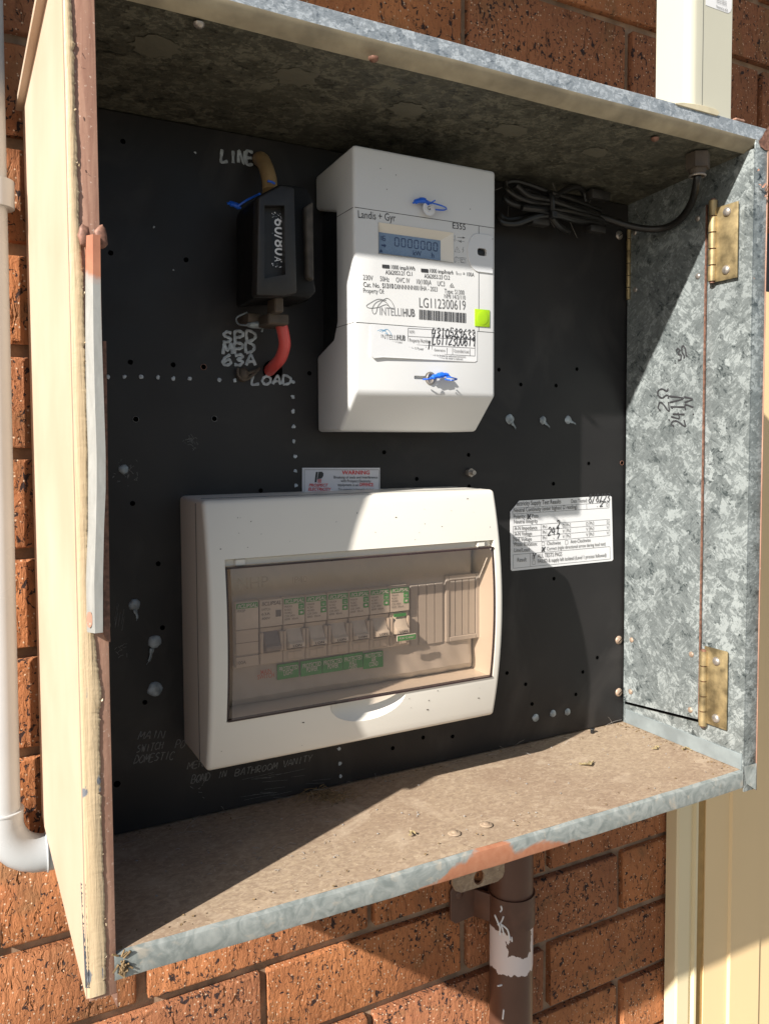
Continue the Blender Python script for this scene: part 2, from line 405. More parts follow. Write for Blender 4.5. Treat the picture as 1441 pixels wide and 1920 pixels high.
_tc = {}
def glyphs(s, bold=0., shear=0.):
    k = (s, bold, shear)
    if k not in _tc:
        c = bpy.data.curves.new('t', 'FONT'); c.body = s; c.size = 1; c.resolution_u = 3; c.offset = bold; c.shear = shear; c.fill_mode = 'FRONT'
        o = bpy.data.objects.new('t', c); COL.objects.link(o); bpy.context.view_layer.update()
        me = bpy.data.meshes.new_from_object(o.evaluated_get(bpy.context.evaluated_depsgraph_get()))
        _tc[k] = ([v.co.copy() for v in me.vertices], [tuple(p.vertices) for p in me.polygons])
        bpy.data.objects.remove(o); bpy.data.curves.remove(c); bpy.data.meshes.remove(me)
    return _tc[k]
def txt(mb, s, p0, p1, h=None, nrm=(0, -1, 0), bold=0., shear=0., off=.0002, upv=None):
    """text whose baseline runs from world point p0 to p1; h = cap height in metres"""
    vs, fs = glyphs(s, bold, shear)
    if not vs: return
    x0 = min(v.x for v in vs); x1 = max(v.x for v in vs)
    p0 = Vector(p0); p1 = Vector(p1); n = Vector(nrm).normalized(); U = (p1 - p0); L = U.length; U.normalize()
    V = n.cross(U).normalized()
    sx = L / (x1 - x0); sy = h / .72 if h else sx
    mb.add([p0 + U * (v.x - x0) * sx + V * v.y * sy + n * off for v in vs], fs)

HF = {  # hand-drawn stroke letters on a 4 x 6 grid
'A': [[(0, 0), (2, 6), (4, 0)], [(.8, 2.2), (3.2, 2.2)]], 'B': [[(0, 0), (0, 6), (2.5, 6), (3.2, 4.8), (2.4, 3.4), (0, 3.1), (2.8, 2.8), (3.8, 1.5), (2.8, 0), (0, 0)]],
'C': [[(3.8, 5), (2.5, 6), (.8, 5.2), (0, 3), (.8, .6), (2.4, 0), (3.9, 1)]], 'D': [[(0, 0), (0, 6), (2.2, 5.6), (3.9, 3.4), (2.8, .8), (0, 0)]],
'E': [[(3.6, 6), (0, 6), (0, 0), (3.7, 0)], [(0, 3.1), (3, 3.2)]], 'G': [[(3.6, 5.6), (1.8, 6), (.2, 4), (0, 1.8), (1.5, 0), (3.5, .8), (3.6, 2.6), (2, 2.6)]],
'H': [[(0, 6), (.1, 0)], [(3.7, 6), (3.7, 0)], [(0, 3), (3.7, 3.2)]], 'I': [[(2, 6), (2, 0)]], 'L': [[(.3, 6), (0, 0), (3.6, .3)]],
'M': [[(0, 0), (.4, 6), (2, 2), (3.7, 6), (4, 0)]], 'N': [[(0, 0), (.2, 6), (3.6, 0), (3.8, 6)]], 'O': [[(2, 6), (.3, 4.6), (0, 2), (1.6, 0), (3.6, 1.4), (3.8, 4), (2, 6)]],
'P': [[(.2, 0), (0, 6), (2.8, 5.9), (3.7, 4.4), (2.6, 3), (.2, 2.8)]], 'R': [[(.2, 0), (0, 6), (2.8, 5.9), (3.6, 4.4), (2.4, 3.1), (.2, 2.9), (3.8, 0)]],
'S': [[(3.6, 5.4), (1.6, 6), (.2, 4.6), (1.6, 3.2), (3.4, 2.2), (2.6, .4), (0, .3)]], 'T': [[(0, 6), (4, 6.1)], [(2, 6), (1.9, 0)]],
'U': [[(0, 6), (.2, 1.6), (1.6, 0), (3.4, 1), (3.8, 6)]], 'V': [[(0, 6), (2, 0), (4, 6)]], 'W': [[(0, 6), (.9, 0), (2, 4), (3, 0), (4, 6)]], 'Y': [[(0, 6), (2, 3), (4, 6)], [(2, 3), (1.8, 0)]],
'0': [[(2, 6), (.3, 4.6), (.2, 1.4), (2, 0), (3.6, 1.6), (3.6, 4.4), (2, 6)]], '1': [[(1.4, 5), (2.2, 6), (1.9, 0)]],
'2': [[(.2, 4.8), (1.6, 6), (3.4, 5), (3, 3), (0, 0), (3.8, .2)]], '3': [[(.2, 5.6), (2.6, 6), (3.4, 4.6), (1.4, 3.2), (3.6, 2), (2.4, 0), (0, .4)]],
'4': [[(1.2, 6), (0, 2.4), (3.8, 2.8)], [(2.9, 5), (2.4, 0)]], '5': [[(3.6, 6), (.8, 6), (.4, 3.4), (2.8, 3.4), (3.4, 1.4), (1.8, 0), (0, .5)]],
'6': [[(3.2, 6), (.8, 4), (.1, 1.6), (1.6, 0), (3.4, 1), (2.8, 3), (.4, 2.2)]], '7': [[(.2, 6), (3.7, 6), (1.6, 0)]],
'8': [[(2, 3.2), (.6, 4.6), (2, 6), (3.3, 4.8), (2, 3.2), (.2, 1.6), (2, 0), (3.7, 1.6), (2, 3.2)]], '9': [[(3.2, 4), (1, 3.4), (.4, 5), (2, 6), (3.3, 5), (2.6, 0)]],
'.': [[(1.7, .2), (2.2, .5)]], '/': [[(0, -.5), (3.6, 6.4)]], 'w': [[(0, 0), (.8, .2), (1, 1.2), (.1, 3.4), (1, 5.6), (2.8, 5.8), (3.8, 3.6), (3, 1.2), (3.2, .2), (4, 0)]], ' ': [], 'x': [[(0, 0), (4, 5)], [(0, 5), (4, 0)], [(.5, 2.5), (3.6, 3)]]}
def hand(mb, s, p0, p1, h, th, nrm=(0, -1, 0), off=.0004, jit=.25, slant=.1, puff=.35, fill=.78):
    p0 = Vector(p0); p1 = Vector(p1); n = Vector(nrm); U = (p1 - p0); L = U.length; U.normalize(); V = n.cross(U).normalized()
    adv = L / len(s)
    for i, ch in enumerate(s):
        dy = random.uniform(-.3, .3)
        for st in HF[ch]:
            P = []
            for (x, y) in st:
                x += random.uniform(-jit, jit); y += random.uniform(-jit, jit) + dy
                P.append(p0 + U * (adv * (i + (x / 4) * fill) + y / 6 * h * slant) + V * (y / 6 * h) + n * off)
            mb.tube(P, th / 2, 6, True, flat=1.) if puff > .9 else ribbon(mb, P, th, n, puff * th)
def ribbon(mb, P, th, n, lift):
    Q = cat(P); m = len(Q); vs = []; fs = []
    for i, p in enumerate(Q):
        d = (Q[min(i + 1, m - 1)] - Q[max(i - 1, 0)]).normalized(); t = n.cross(d).normalized() * th / 2 * (1 + .18 * math.sin(i * 1.3))
        vs += [p - t, p + n * lift, p + t]
    for i in range(m - 1):
        a = i * 3; b = a + 3; fs += [(a, a + 1, b + 1, b), (a + 1, a + 2, b + 2, b + 1)]
    mb.add(vs, fs, True)

def boolean(mb, cutters, mat):
    """mb minus cutters, returned as MB (world space)"""
    o = link('tmp', mb, mat); cs = []
    for c in cutters:
        k = link('cut', c, mat); cs.append(k)
        m = o.modifiers.new('b', 'BOOLEAN'); m.operation = 'DIFFERENCE'; m.object = k; m.solver = 'EXACT'
    bpy.context.view_layer.update()
    me = bpy.data.meshes.new_from_object(o.evaluated_get(bpy.context.evaluated_depsgraph_get()))
    r = MB(); r.add([v.co.copy() for v in me.vertices], [tuple(p.vertices) for p in me.polygons], True)
    for x in [o] + cs: bpy.data.objects.remove(x)
    return r

# ================================================================ SETTING
YW = .268        # brick face
g = MB(); g.add([(-60, -60, -1.4), (60, -60, -1.4), (60, 60, -1.4), (-60, 60, -1.4)], [(0, 1, 2, 3)])
struct(link('ground', g, M_ground))
# brick wall
wall = thing('brick_wall', 'speckled orange brown brick wall with raked joints behind the meter box', 'wall', (0, YW, -1.4))
mb = MB(); rz = random.Random(3)
zl0 = -.2254; ML = .0105
NBR = 0
for k in range(-20, 20):
    zt = zl0 - .086 * k - ML / 2 ; zb = zt - .086 + ML
    if zb < -1.4 or zt > 1.56: continue
    xo = .1844 + (.12 if k % 2 else 0)
    for i in range(-6, 7):
        xa = xo + .24 * i + ML / 2 + rz.uniform(-.001, .001); xb = xa + .24 - ML + rz.uniform(-.001, .001)
        dy = rz.uniform(-.0015, .0012); za = zb + rz.uniform(-.0008, .0008); zc = zt + rz.uniform(-.0008, .0008)
        bm = bmesh.new(); bmesh.ops.create_cube(bm, size=1)
        for v in bm.verts: v.co = Vector(((xa + xb) / 2 + v.co.x * (xb - xa), YW + .03 + dy + v.co.y * .06, (za + zc) / 2 + v.co.z * (zc - za)))
        fe = [e for e in bm.edges if any(v.co.y < YW + .02 for v in e.verts)]
        bmesh.ops.bevel(bm, geom=fe, offset=.0022, segments=2, affect='EDGES', profile=.5)
        if -.6 < za < .3 or True:
            for v in bm.verts:
                if v.co.y < YW + .02: v.co += Vector((rz.uniform(-.0011, .0011), rz.uniform(-.0006, .0006), rz.uniform(-.0009, .0009)))
        mb.bmadd(bm, True); NBR += 1
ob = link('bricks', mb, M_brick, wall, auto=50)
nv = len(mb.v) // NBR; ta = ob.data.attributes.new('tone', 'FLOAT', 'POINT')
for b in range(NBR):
    zz_ = mb.v[b * nv][2]; tv = min(1, max(0, rz.gauss(.30, .26) + (.45 if zz_ > .45 else 0)))  # random tone per brick; upper courses darkened to paint in the eave shade
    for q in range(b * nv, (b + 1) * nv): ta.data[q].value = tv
mb = MB(); mb.box(-1.4, 1.75, YW + .009, YW + .05, -1.4, 1.56); link('mortar', mb, M_mortar, wall)
# eave over the wall
ev = thing('eave', 'roof eave with gutter overhanging the brick wall above the frame', 'roof', (0, YW, 1.5))
EY = -.33
mb = MB(); mb.box(-3, 3.5, EY + .13, YW + .05, 1.565, 1.58); link('soffit', mb, M_eave, ev)
mb = MB(); mb.prism([(EY, 1.50), (EY + .11, 1.50), (EY + .11, 1.62), (EY + .104, 1.62), (EY + .104, 1.506), (EY + .006, 1.506), (EY + .006, 1.60), (EY, 1.60)], 'x', -3, 3.5); link('gutter', mb, M_cladt, ev)
mb = MB(); mb.box(-3, 3.5, EY + .112, EY + .128, 1.5, 1.7); link('fascia', mb, M_eave, ev)

# steel cladding at the right
cl = thing('steel_cladding', 'cream ribbed steel door sheet at the right of the brick wall', 'cladding', (.9, .25, -1.4))
pts = [(.7985, .249), (.8450, .249), (.8475, .2455), (.9080, .2455), (.9120, .249), (1.00, .249), (1.004, .2455), (1.07, .2455), (1.074, .249), (1.16, .249), (1.6, .249), (1.6, .262), (.7985, .262)]
mb = MB(); mb.prism(pts, 'z', -1.38, .50); link('ribbed_sheet', mb, M_clad, cl)
mb = MB(); mb.prism([(.741, .247), (.7435, .2445), (.764, .2445), (.7665, .2485), (.772, .2485), (.7740, .2435), (.7780, .2435), (.7780, .264), (.741, .264)], 'z', -1.38, .50); link('edge_trim', mb, M_cladt, cl)
mb = MB(); mb.box(.7782, .7983, .2505, .264, -1.38, .5); link('joint', mb, M_gap, cl)
mb = MB(); mb.box(.745, 1.6, .252, .266, .502, .58); link('header_gap', mb, M_black, cl)

# ================================================================ METER BOX
XR, YP, ZC = .5462, .1467, .552
box = thing('meter_box', 'open galvanised steel meter box with cream painted left side and rusty edges', 'meter box', (0, YW, 0))
# left side: outer sheet, frame return
mb = MB(); mb.prism([(0, -.0215), (.0, .5727), (.262, .5727), (.262, -.0215)], 'x', -.017, -.0155); link('side_panel', mb, M_creamp, box)
box.children[-1]['label'] = 'cream painted left outer side'
mb = MB(); mb.prism([(-.0225, .5727), (-.0165, .5727), (-.0165, .5775), (-.0225, .5775)], 'y', .0, .262, .0008); link('drip_edge', mb, M_creamp, box)
mb = MB(); mb.box(-.0154, 0, .0005, .012, -.024, .5727, .0004); mb.box(-.0154, -.0138, .012, YP, -.0215, .5727); mb.box(-.0012, .0, .012, .03, -.03, .552)
mb.prism([(-.003, -.024), (0.0002, -.024), (0.0002, -.033), (-.001, -.030)], 'y', .0002, .004)
link('frame_edge', mb, M_primer, box)
# thick cream paint with a ragged edge
ed = [(-5, 133), (100, 140), (200, 141), (300, 146), (400, 148), (500, 155), (640, 160), (760, 164), (900, 166), (1100, 166), (1185, 177), (1260, 185), (1300, 191), (1340, 187), (1400, 188), (1500, 190), (1600, 193), (1700, 197), (1850, 199)]
ys = np.linspace(-5, 1850, 620); xs = np.interp(ys, [e[0] for e in ed], [e[1] for e in ed])
rg = random.Random(5); pl = []; wob = 0
for y, x in zip(ys, xs):
    wob = wob * .55 + rg.uniform(-1, 1) * (.9 if rg.random() > .05 else 3.5)
    pl.append(W(x + wob, y, -.0006))
top = [Vector((-.017, 0, .5727))]
vs = []; fs = []
pl = [Vector((pl[0].x, pl[0].y, .5727))] + pl + [Vector((pl[-1].x, pl[-1].y, -.0212))]
for p in pl:
    vs += [Vector((-.0172, .0035, p.z)), Vector((-.0166, .0002, p.z)), Vector((-.0150, -.0009, p.z)), Vector((p.x - .0012, -.0009, p.z)), Vector((p.x, -.0003, p.z)), Vector((p.x, .0008, p.z))]
for i in range(len(pl) - 1):
    for k in range(5): fs.append((i * 6 + k, i * 6 + k + 1, i * 6 + k + 7, i * 6 + k + 6))
mb = MB(); mb.add(vs, fs, True); link('paint_edge', mb, M_worn, box)
rg = random.Random(8); L_ = []; R_ = []
for k in range(60):
    y = 1655 + k * 3.35; t = k / 59; xr_ = np.interp(y, [1655, 1740, 1790, 1856], [153, 157, 161, 166]); xl = np.interp(y, [1655, 1856], [151.5, 160.5])
    L_.append(W(xl, y, -.0013)); R_.append(W(xr_ + rg.uniform(-1.6, 1.9), y, -.0013))
mb = MB()
for k in range(59): mb.add([L_[k], L_[k + 1], R_[k + 1], R_[k]], [(0, 1, 2, 3)])
link('bare_metal', mb, plain('bare_grey_metal', (.16, .17, .19), .45, .3, var=.35, nsc=250), box)
# bright steel strip with rivets on the frame
mb = MB(); bar = [(452, 163, 187), (560, 163, 188), (640, 163, 190), (760, 165, 194), (850, 168, 197), (920, 168, 197), (990, 168, 194), (1090, 164, 192), (1185, 166, 192)]
vs = []; fs = []
yy = np.linspace(440, 1187, 40)
for y in yy:
    a = np.interp(y, [b[0] for b in bar], [b[1] for b in bar]); b_ = np.interp(y, [b[0] for b in bar], [b[2] for b in bar])
    pa = W(a, y, -.007); pb = W(b_, y, -.007); m = pa.lerp(pb, .42)
    vs += [Vector((pa.x, -.0012, pa.z)), Vector((pa.x, -.005, pa.z)), Vector((m.x, -.0095, pa.z)), Vector((pb.x, -.0095, pa.z)), Vector((pb.x, -.0012, pa.z))]
n = len(yy)
for i in range(n - 1):
    for k in range(5): fs.append((i * 5 + k, i * 5 + (k + 1) % 5, (i + 1) * 5 + (k + 1) % 5, (i + 1) * 5 + k))
fs += [(0, 1, 2, 3, 4), tuple((n - 1) * 5 + k for k in (4, 3, 2, 1, 0))]
mb.add(vs, fs)
def strip_mat():
    M = Mat('strip_zinc_with_rust', .5, .25)
    z = M.nd('SeparateXYZ', 2, Vector=M.co); n = M.noise(60, 4)
    col = M.mix(M.noise(110, 4, 1., M.mapping((2, 2, .5))), (.25, .25, .235), (.43, .43, .405))
    top = M.ramp(M.math('MULTIPLY_ADD', n, .03, z), [(.405, 0.), (.41, 1.)])
    M.set('Base Color', M.mix(top, col, M.mix(n, (.28, .10, .06), (.50, .22, .13)))); M.bump(n, .3, .001); return M.m
link('seal_strip', mb, strip_mat(), box)
for (px, py, h) in [(158, 443, .0022), (190, 446, .0018)]:
    mb = MB(); c = W(px, py, -.003); mb.dome(c, (0, -1, 0), .0036, h, 14, .14, 1.9); link('rivet', mb, M_rust, box)
mb = MB(); mb.disc(W(168, 1162, -.0074), (-.55, -1, 0), .0018, 12, .1, 1., 2.6); link('strip_hole', mb, M_primer, box)
mb = MB()
for k in range(44):
    y = random.choice([random.uniform(300, 330), random.uniform(420, 470), random.uniform(500, 560), random.uniform(620, 700), random.uniform(1230, 1340), random.uniform(1500, 1850), random.uniform(60, 250)])
    p = W(np.interp(y, [e[0] for e in ed], [e[1] for e in ed]) + random.uniform(-2, 2.5), y, -.0014); l = random.uniform(.0006, .0017)
    a = Vector((random.uniform(-.7, .2), -.4, random.uniform(-1, 1))).normalized() * l; b_ = Vector((random.uniform(-.3, 1), -.1, random.uniform(-.6, .6))).normalized() * l * .6
    mb.add([p, p + a, p + a + b_ * .6, p + b_], [(0, 1, 2, 3)])
link('paint_flakes', mb, M_worn, box)['kind'] = 'stuff'
mb = MB(); c = W(200, 1173, -.0005); mb.dome(c, (0, -1, 0), .0022, .0012, 12, .05, 1.8); link('rivet', mb, M_steel, box)
mb = MB(); mb.prism([tuple(W(x, y, -.001).xz) for x, y in [(193, 640), (199, 640), (206, 1180), (207, 1203), (202, 1203), (194, 1187)]], 'y', -.0022, .0); link('strip_shadow', mb, M_rust, box)  # shadow of the steel strip, modelled as a thin dark brown strip
# ceiling + top lip
prof = [(.0, .5727), (.0, .5612), (.0015, .5575), (.005, .5545), (.011, .552), (.262, .5355), (.262, .5727)]
def sweep(mb, prof, xs, wob=None):
    vs = []; fs = []; n = len(prof)
    for x in xs:
        for (y, z) in prof:
            dz = wob(x, y, z) if wob else 0
            vs.append((x, y, z + dz))
    for i in range(len(xs) - 1):
        for k in range(n - 1): fs.append((i * n + k, i * n + k + 1, (i + 1) * n + k + 1, (i + 1) * n + k))
    mb.add(vs, fs, True)
XS = list(np.linspace(.0003, .5635, 90))
wv = lambda x, y, z: .0003 * math.sin(x * 31)
rf = MB(); sweep(rf, [(.262, .5727), (.0004, .5727), (0, .5723), (.0, .5612)], XS, wv); o_roof = link('roof_panel', rf, M_liptop, box)
rb = MB(); sweep(rb, [(.0, .5612), (.0015, .5575), (.005, .5545), (.011, .552)], XS, wv); link('front_bend', rb, M_lipbend, box)
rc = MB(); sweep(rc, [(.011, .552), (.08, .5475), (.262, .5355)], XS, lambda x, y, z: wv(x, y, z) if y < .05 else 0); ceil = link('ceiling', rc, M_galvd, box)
for (px, py, a, b) in [(292, 86, .0165, .0085), (555, 143, .0155, .0085), (763, 205, .015, .008), (957, 243, .015, .0075), (1116, 285, .0125, .0065)]:
    zc = .5475; p = W(px, py, zc, 2); zc = .552 - (p.y - .011) * .0657 - .0003; p = W(px, py, zc, 2)
    mb = MB(); vs = []; ns = 22
    for k in range(ns):
        t = 2 * math.pi * k / ns; rr = 1 + random.uniform(-.22, .16); y = p.y + math.sin(t) * b * rr * 1.4
        vs.append((p.x + math.cos(t) * a * rr, y, .552 - (y - .011) * .0657 - .0005))
    mb.poly(vs[::-1]); link('sealant_patch', mb, M_patch, box)
for (px, py) in [(373, 44), (1227, 259), (700, 108)]:
    p = W(px, py, .5505, 2); mb = MB(); mb.dome(p, (0, 0, -1), .0035, .003, 12, .05); link('screw', mb, M_rust if px != 373 else M_steel, box)
# back, right side
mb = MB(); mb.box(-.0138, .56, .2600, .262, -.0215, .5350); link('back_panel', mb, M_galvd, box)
mb = MB(); mb.box(XR, XR + .0015, .0, .2598, -.002, .5530); mb.box(XR + .0016, .5636, .0, .0016, -.020, .5606, .0004)
mb.box(XR + .0155, XR + .017, .0017, .26, -.012, .56)
link('side_panel', mb, M_galv, box); box.children[-1]['label'] = 'spangled galvanised right side'
mb = MB(); mb.box(.5637, .5646, -.0006, .0018, -.0215, .5600, .0003); link('frame_edge', mb, M_primer, box)
mb = MB()
for p, q in [((.5580, .5727), (.5650, .5600)), ((.546, -.004), (.5636, -.021))]:
    pass
# folded corner tab bottom right
mb.add([(.5465, -.0004, .004), (.5640, -.0004, .004), (.5645, -.0006, -.0200), (.5600, -.003, -.0195), (.5490, -.001, -.0115)], [(0, 1, 2, 3, 4)]); link('corner_tab', mb, M_lip, box)
# shelf
sh = MB(); XSs = list(np.linspace(-.0012, XR - .0003, 110))
def sag(x, y, z): return (-.0016 * math.sin(math.pi * min(1, max(0, (x - .02) / .52))) + .0001 * math.sin(x * 60)) * max(0, 1 - y / .06)
sweep(sh, [(.003, .0), (.006, .0003), (.03, .0003), (.08, .0002), (.26, .0)], XSs, sag); link('bottom_panel', sh, M_shelf, box)
sl = MB(); sweep(sl, [(.012, -.0158), (.0, -.0158), (-.0004, -.0145), (-.0006, -.004), (.0, -.0015), (.003, .0)], XSs, lambda x, y, z: sag(x, 0, 0) + .0001 * math.sin(x * 130)); link('bottom_lip', sl, M_lip, box)
for (px, py) in [(851, 1562), (911, 1546)]:
    mb = MB(); p = W(px, py, .0003, 2); mb.dome(p, (0, 0, 1), .0052, .0012, 18); mb.dome(p + Vector((0, 0, .0008)), (0, 0, 1), .0028, .0012, 12); link('rivet', mb, M_shelf, box)
# swing plate on the right side + hinges
mb = MB()
pp = [(.1445, .0240), (.0480, .0335), (.0480, .5165), (.1445, .5120)]
mb.prism(pp, 'x', .5428, .5444); pl_ = link('mounting_plate', mb, M_galv, box)
mb = MB(); mb.box(.5426, .5446, .0468, .0478, .034, .5165); link('plate_edge', mb, M_rust, box)
def rivet(px, py, x, r, m, par, h=.0014):
    q = MB(); p = W(px, py, x, 0); q.dome(p, (-1, 0, 0), r, h, 14, .05); return link('screw', q, m, par)
for (px, py, m) in [(1307, 410, M_steel), (1307, 518, M_steel), (1189, 436, M_steel), (1190, 543, M_steel), (1183, 1200, M_tanscrew), (1295, 1227, M_tanscrew), (1293, 1331, M_tanscrew), (1181, 1297, M_tanscrew)]:
    rivet(px, py, .5427, .0028, m, box)
mb = MB(); mb.box(.5451, .5461, .0012, .1440, .0004, .0150, .0003, 1); link('lower_border', mb, plain('smooth_dull_zinc', (.25, .285, .29), .5, .2, var=.2, nsc=35, bump=.15, bsc=90), box)
mb = MB(); mb.add([(.5450, .1445, .0208), (.5450, .0480, .0302), (.5450, .0480, .0334), (.5450, .1445, .0239)], [(0, 1, 2, 3)]); link('gap_shade', mb, M_hole, box)  # black sheet painting the shadow under the swing plate
def hinge(kx0, kx1, y0, y1, lx, ly0, ly1, holes, label, par, yb0=None):
    h = MB(); a = W(kx0, (y0 + y1) / 2, .543, 0); b = W(kx1, (y0 + y1) / 2, .543, 0); yk = (a.y + b.y) / 2; rk = .0038
    z1 = W(kx0, y0, .543, 0).z; z0 = W(kx0, y1, .543, 0).z
    lf = MB(); yl = W(lx, (ly0 + ly1) / 2, .543, 0).y; lz1 = W(lx, ly0, .543, 0).z; lz0 = W(lx, ly1, .543, 0).z
    lf.box(.5425, .5440, yl, yk, lz0, lz1, .0004); L = link('hinge', lf, M_brass, par); L['label'] = label
    N = 5
    for i in range(N):
        za = z0 + (z1 - z0) * i / N + .0006; zb = z0 + (z1 - z0) * (i + 1) / N - .0006
        k = MB(); k.cyl((.5418, yk, za), (.5418, yk, zb), rk, 18); ko = link('knuckle', k, M_brass, L)
    k = MB(); k.cyl((.5418, yk, z0 - .001), (.5418, yk, z1 + .001), rk * .6, 12); link('pin', k, M_rust, L)
    for (px, py) in holes:
        q = MB(); p = W(px, py, .5424, 0); q.dome(p, (-1, 0, 0), .0042, .0026, 16); link('screw', q, M_steel, L)
hinge(1330, 1343, 378, 530, 1382, 377, 520, [(1362, 397), (1360, 506)], 'large upper brass coloured hinge', box)
hinge(1311, 1327, 1217, 1358, 1362, 1222, 1370, [(1342, 1240), (1341, 1347)], 'large lower brass coloured hinge', box)
# small hinge at the board's right edge
k = MB()
for i in range(6):
    za = W(1173, 562, .143).z; zb = W(1173, 425, .143).z; d = (zb - za) / 6
    k.cyl((.5418, .1425, za + d * i + .0004), (.5418, .1425, za + d * (i + 1) - .0004), .0022, 12)
link('small_hinge', k, M_brass, box)
# marker writing on the plate, read upwards
hw = MB(); XN = .5426
for s, a, b, h in [('.3w', (1262, 684), (1290, 664), .011), ('.2w', (1254, 796), (1252, 722), .0135), ('241V', (1284, 799), (1280, 738), .0165), ('.7V', (1300, 782), (1297, 740), .0092)]:
    P0 = W(a[0], a[1], XN, 0); P1 = W(b[0], b[1], XN, 0)
    hw = MB(); hand(hw, s, P0, P1, h, .0016, (-1, 0, 0), .0003, puff=.1, jit=.15); link('marker_writing', hw, M_ink, box)
# cable gland
gl = MB(); gp = W(1307, 300, .545, 2)
bm = bmesh.new(); bmesh.ops.create_cone(bm, cap_ends=True, segments=6, radius1=.0105, radius2=.0105, depth=.013)
for v in bm.verts: v.co += Vector((gp.x, gp.y, .5435))
gl.bmadd(bm); gl.cyl((gp.x, gp.y, .537), (gp.x, gp.y, .531), .0075, 16, .006); link('cable_gland', gl, M_dustbrown, box)
gl = MB(); gl.tube([(gp.x + .0066 * math.cos(t), gp.y + .0066 * math.sin(t), .5312) for t in np.linspace(0, 6.28, 14)], .0009, 6); link('gland_ring', gl, M_steel, box)
# flakes of paint on the top right frame corner
fl = MB()
for (px, py, l) in [(1421, 316, .004), (1420, 345, .003), (1425, 352, .005), (1432, 358, .006), (1436, 345, .004), (1434, 365, .004), (1410, 520, .003)]:
    p = W(px, py, -.0015); d = Vector((random.uniform(-1, 1), -.4, random.uniform(-1, 1))).normalized() * l
    fl.add([p, p + d + Vector((0, 0, .0015)), p + d * 1.2, p + d * .3 + Vector((.001, -.001, -.001))], [(0, 1, 2, 3)])
link('paint_flakes', fl, M_primer, box)['kind'] = 'stuff'
rp = MB()
vs = [W(x, y, -.0007) for x, y in [(1441, 236), (1433, 246), (1428, 256), (1421, 265), (1424, 274), (1433, 281), (1446, 284), (1452, 262), (1450, 240)]]
rp.poly(vs); link('rust_patch', rp, M_rust, box)
fm = MB()
for i in range(26):
    p = W(random.uniform(222, 240), random.uniform(1790, 1826), -.001); fm.tube([p, p + Vector((random.uniform(-.004, .004), random.uniform(-.002, .0), random.uniform(-.004, .004)))], .0006, 5, False)
link('debris', fm, M_grass, box)['kind'] = 'stuff'

# ================================================================ MOUNTING BOARD
bd = thing('mounting_board', 'large black mounting board with drilled holes and handwriting at the back of the box', 'panel', (.27, YP, .001))
mb = MB(); mb.box(-.0130, .5446, YP, YP + .006, .0016, .5418, .0004, 1); link('board', mb, M_board, bd)
for (px, py) in [(231, 265), (208, 474), (349, 487), (245, 679), (325, 684), (382, 688), (255, 786), (402, 785), (249, 944), (720, 848), (878, 853), (781, 898), (879, 912), (489, 920), (935, 693), (976, 721), (1042, 723), (1081, 692), (1103, 869), (1037, 907), (1038, 1085), (1119, 1233), (950, 1262), (1092, 1260), (985, 1283), (997, 1320), (1079, 1302), (848, 1381), (793, 1383), (736, 1403), (305, 1177), (220, 1470), (297, 1057), (272, 1317), (1165, 868), (580, 700)]:
    p = W(px, py, YP - .0003); mb = MB(); mb.disc(p, (0, -1, 0), .0019 if px not in (255, 402, 220) else .0025, 14, .06); link('drilled_hole', mb, M_hole, bd)
    if px in (255, 402, 1165, 382):
        mb = MB(); mb.tube([(p.x + .0022 * math.cos(t), YP - .0003, p.z + .0022 * math.sin(t)) for t in np.linspace(0, 6.28, 13)], .0003, 4); link('hole_rim', mb, M_rust if px in (1165, 382) else M_faint, bd)
for i, (px, py) in enumerate([(203, 706), (234, 706), (265, 706), (296, 708), (325, 710), (355, 710), (412, 712), (440, 713), (549, 716), (549, 744), (549, 771), (550, 800), (551, 827), (553, 856), (554, 883), (555, 910), (635, 1404), (637, 1432), (638, 1456), (366, 286), (289, 426), (325, 506)]):
    p = W(px, py, YP - .0004); mb = MB(); mb.dome(p, (0, -1, 0), .0017 if i < 19 else .0009, .0006, 9, .3); link('paint_dot', mb, M_chalk, bd)
for (px, py, r, tx, ty) in [(955, 786, .0048, 966, 806), (1017, 788, .0040, 1030, 803), (1064, 787, .0042, 1079, 796), (252, 1134, .0044, 256, 1164), (290, 1203, .0052, 275, 1246), (291, 1292, .0058, 284, 1296), (232, 880, .0036, 233, 884), (1003, 1346, .0040, 1000, 1350), (1036, 1338, .0038, 1030, 1342), (1063, 1335, .0036, 1060, 1338)]:
    p = W(px, py, YP - .0002); q = W(tx, ty, YP - .0006); mb = MB(); mb.dome(p, (0, -1, 0), r, .0018, 16, .09)
    if (q - p).length > .004:
        d = (q - p); mb.tube([p + d * .3, p + d * .75 + Vector((.001, 0, 0)), q], [r * .5, r * .3, .0003], 8, flat=.5)
    link('sealant_blob', mb, M_sil, bd)
for nm, s, a, b, h, th in [('LINE', 'LINE', (415, 304), (478, 309), .0095, .0023), ('SPD', 'SPD', (418, 642), (484, 640), .0082, .0023), ('MPD', 'MPD', (418, 664), (482, 662), .0080, .0023), ('63A', '63A', (417, 686), (483, 684), .0082, .0023), ('LOAD', 'LOAD', (472, 720), (549, 722), .0070, .0021)]:
    mb = MB(); hand(mb, s, W(*a, YP), W(*b, YP), h, th, puff=.25, jit=.12); link('painted_writing', mb, M_chalk, bd)
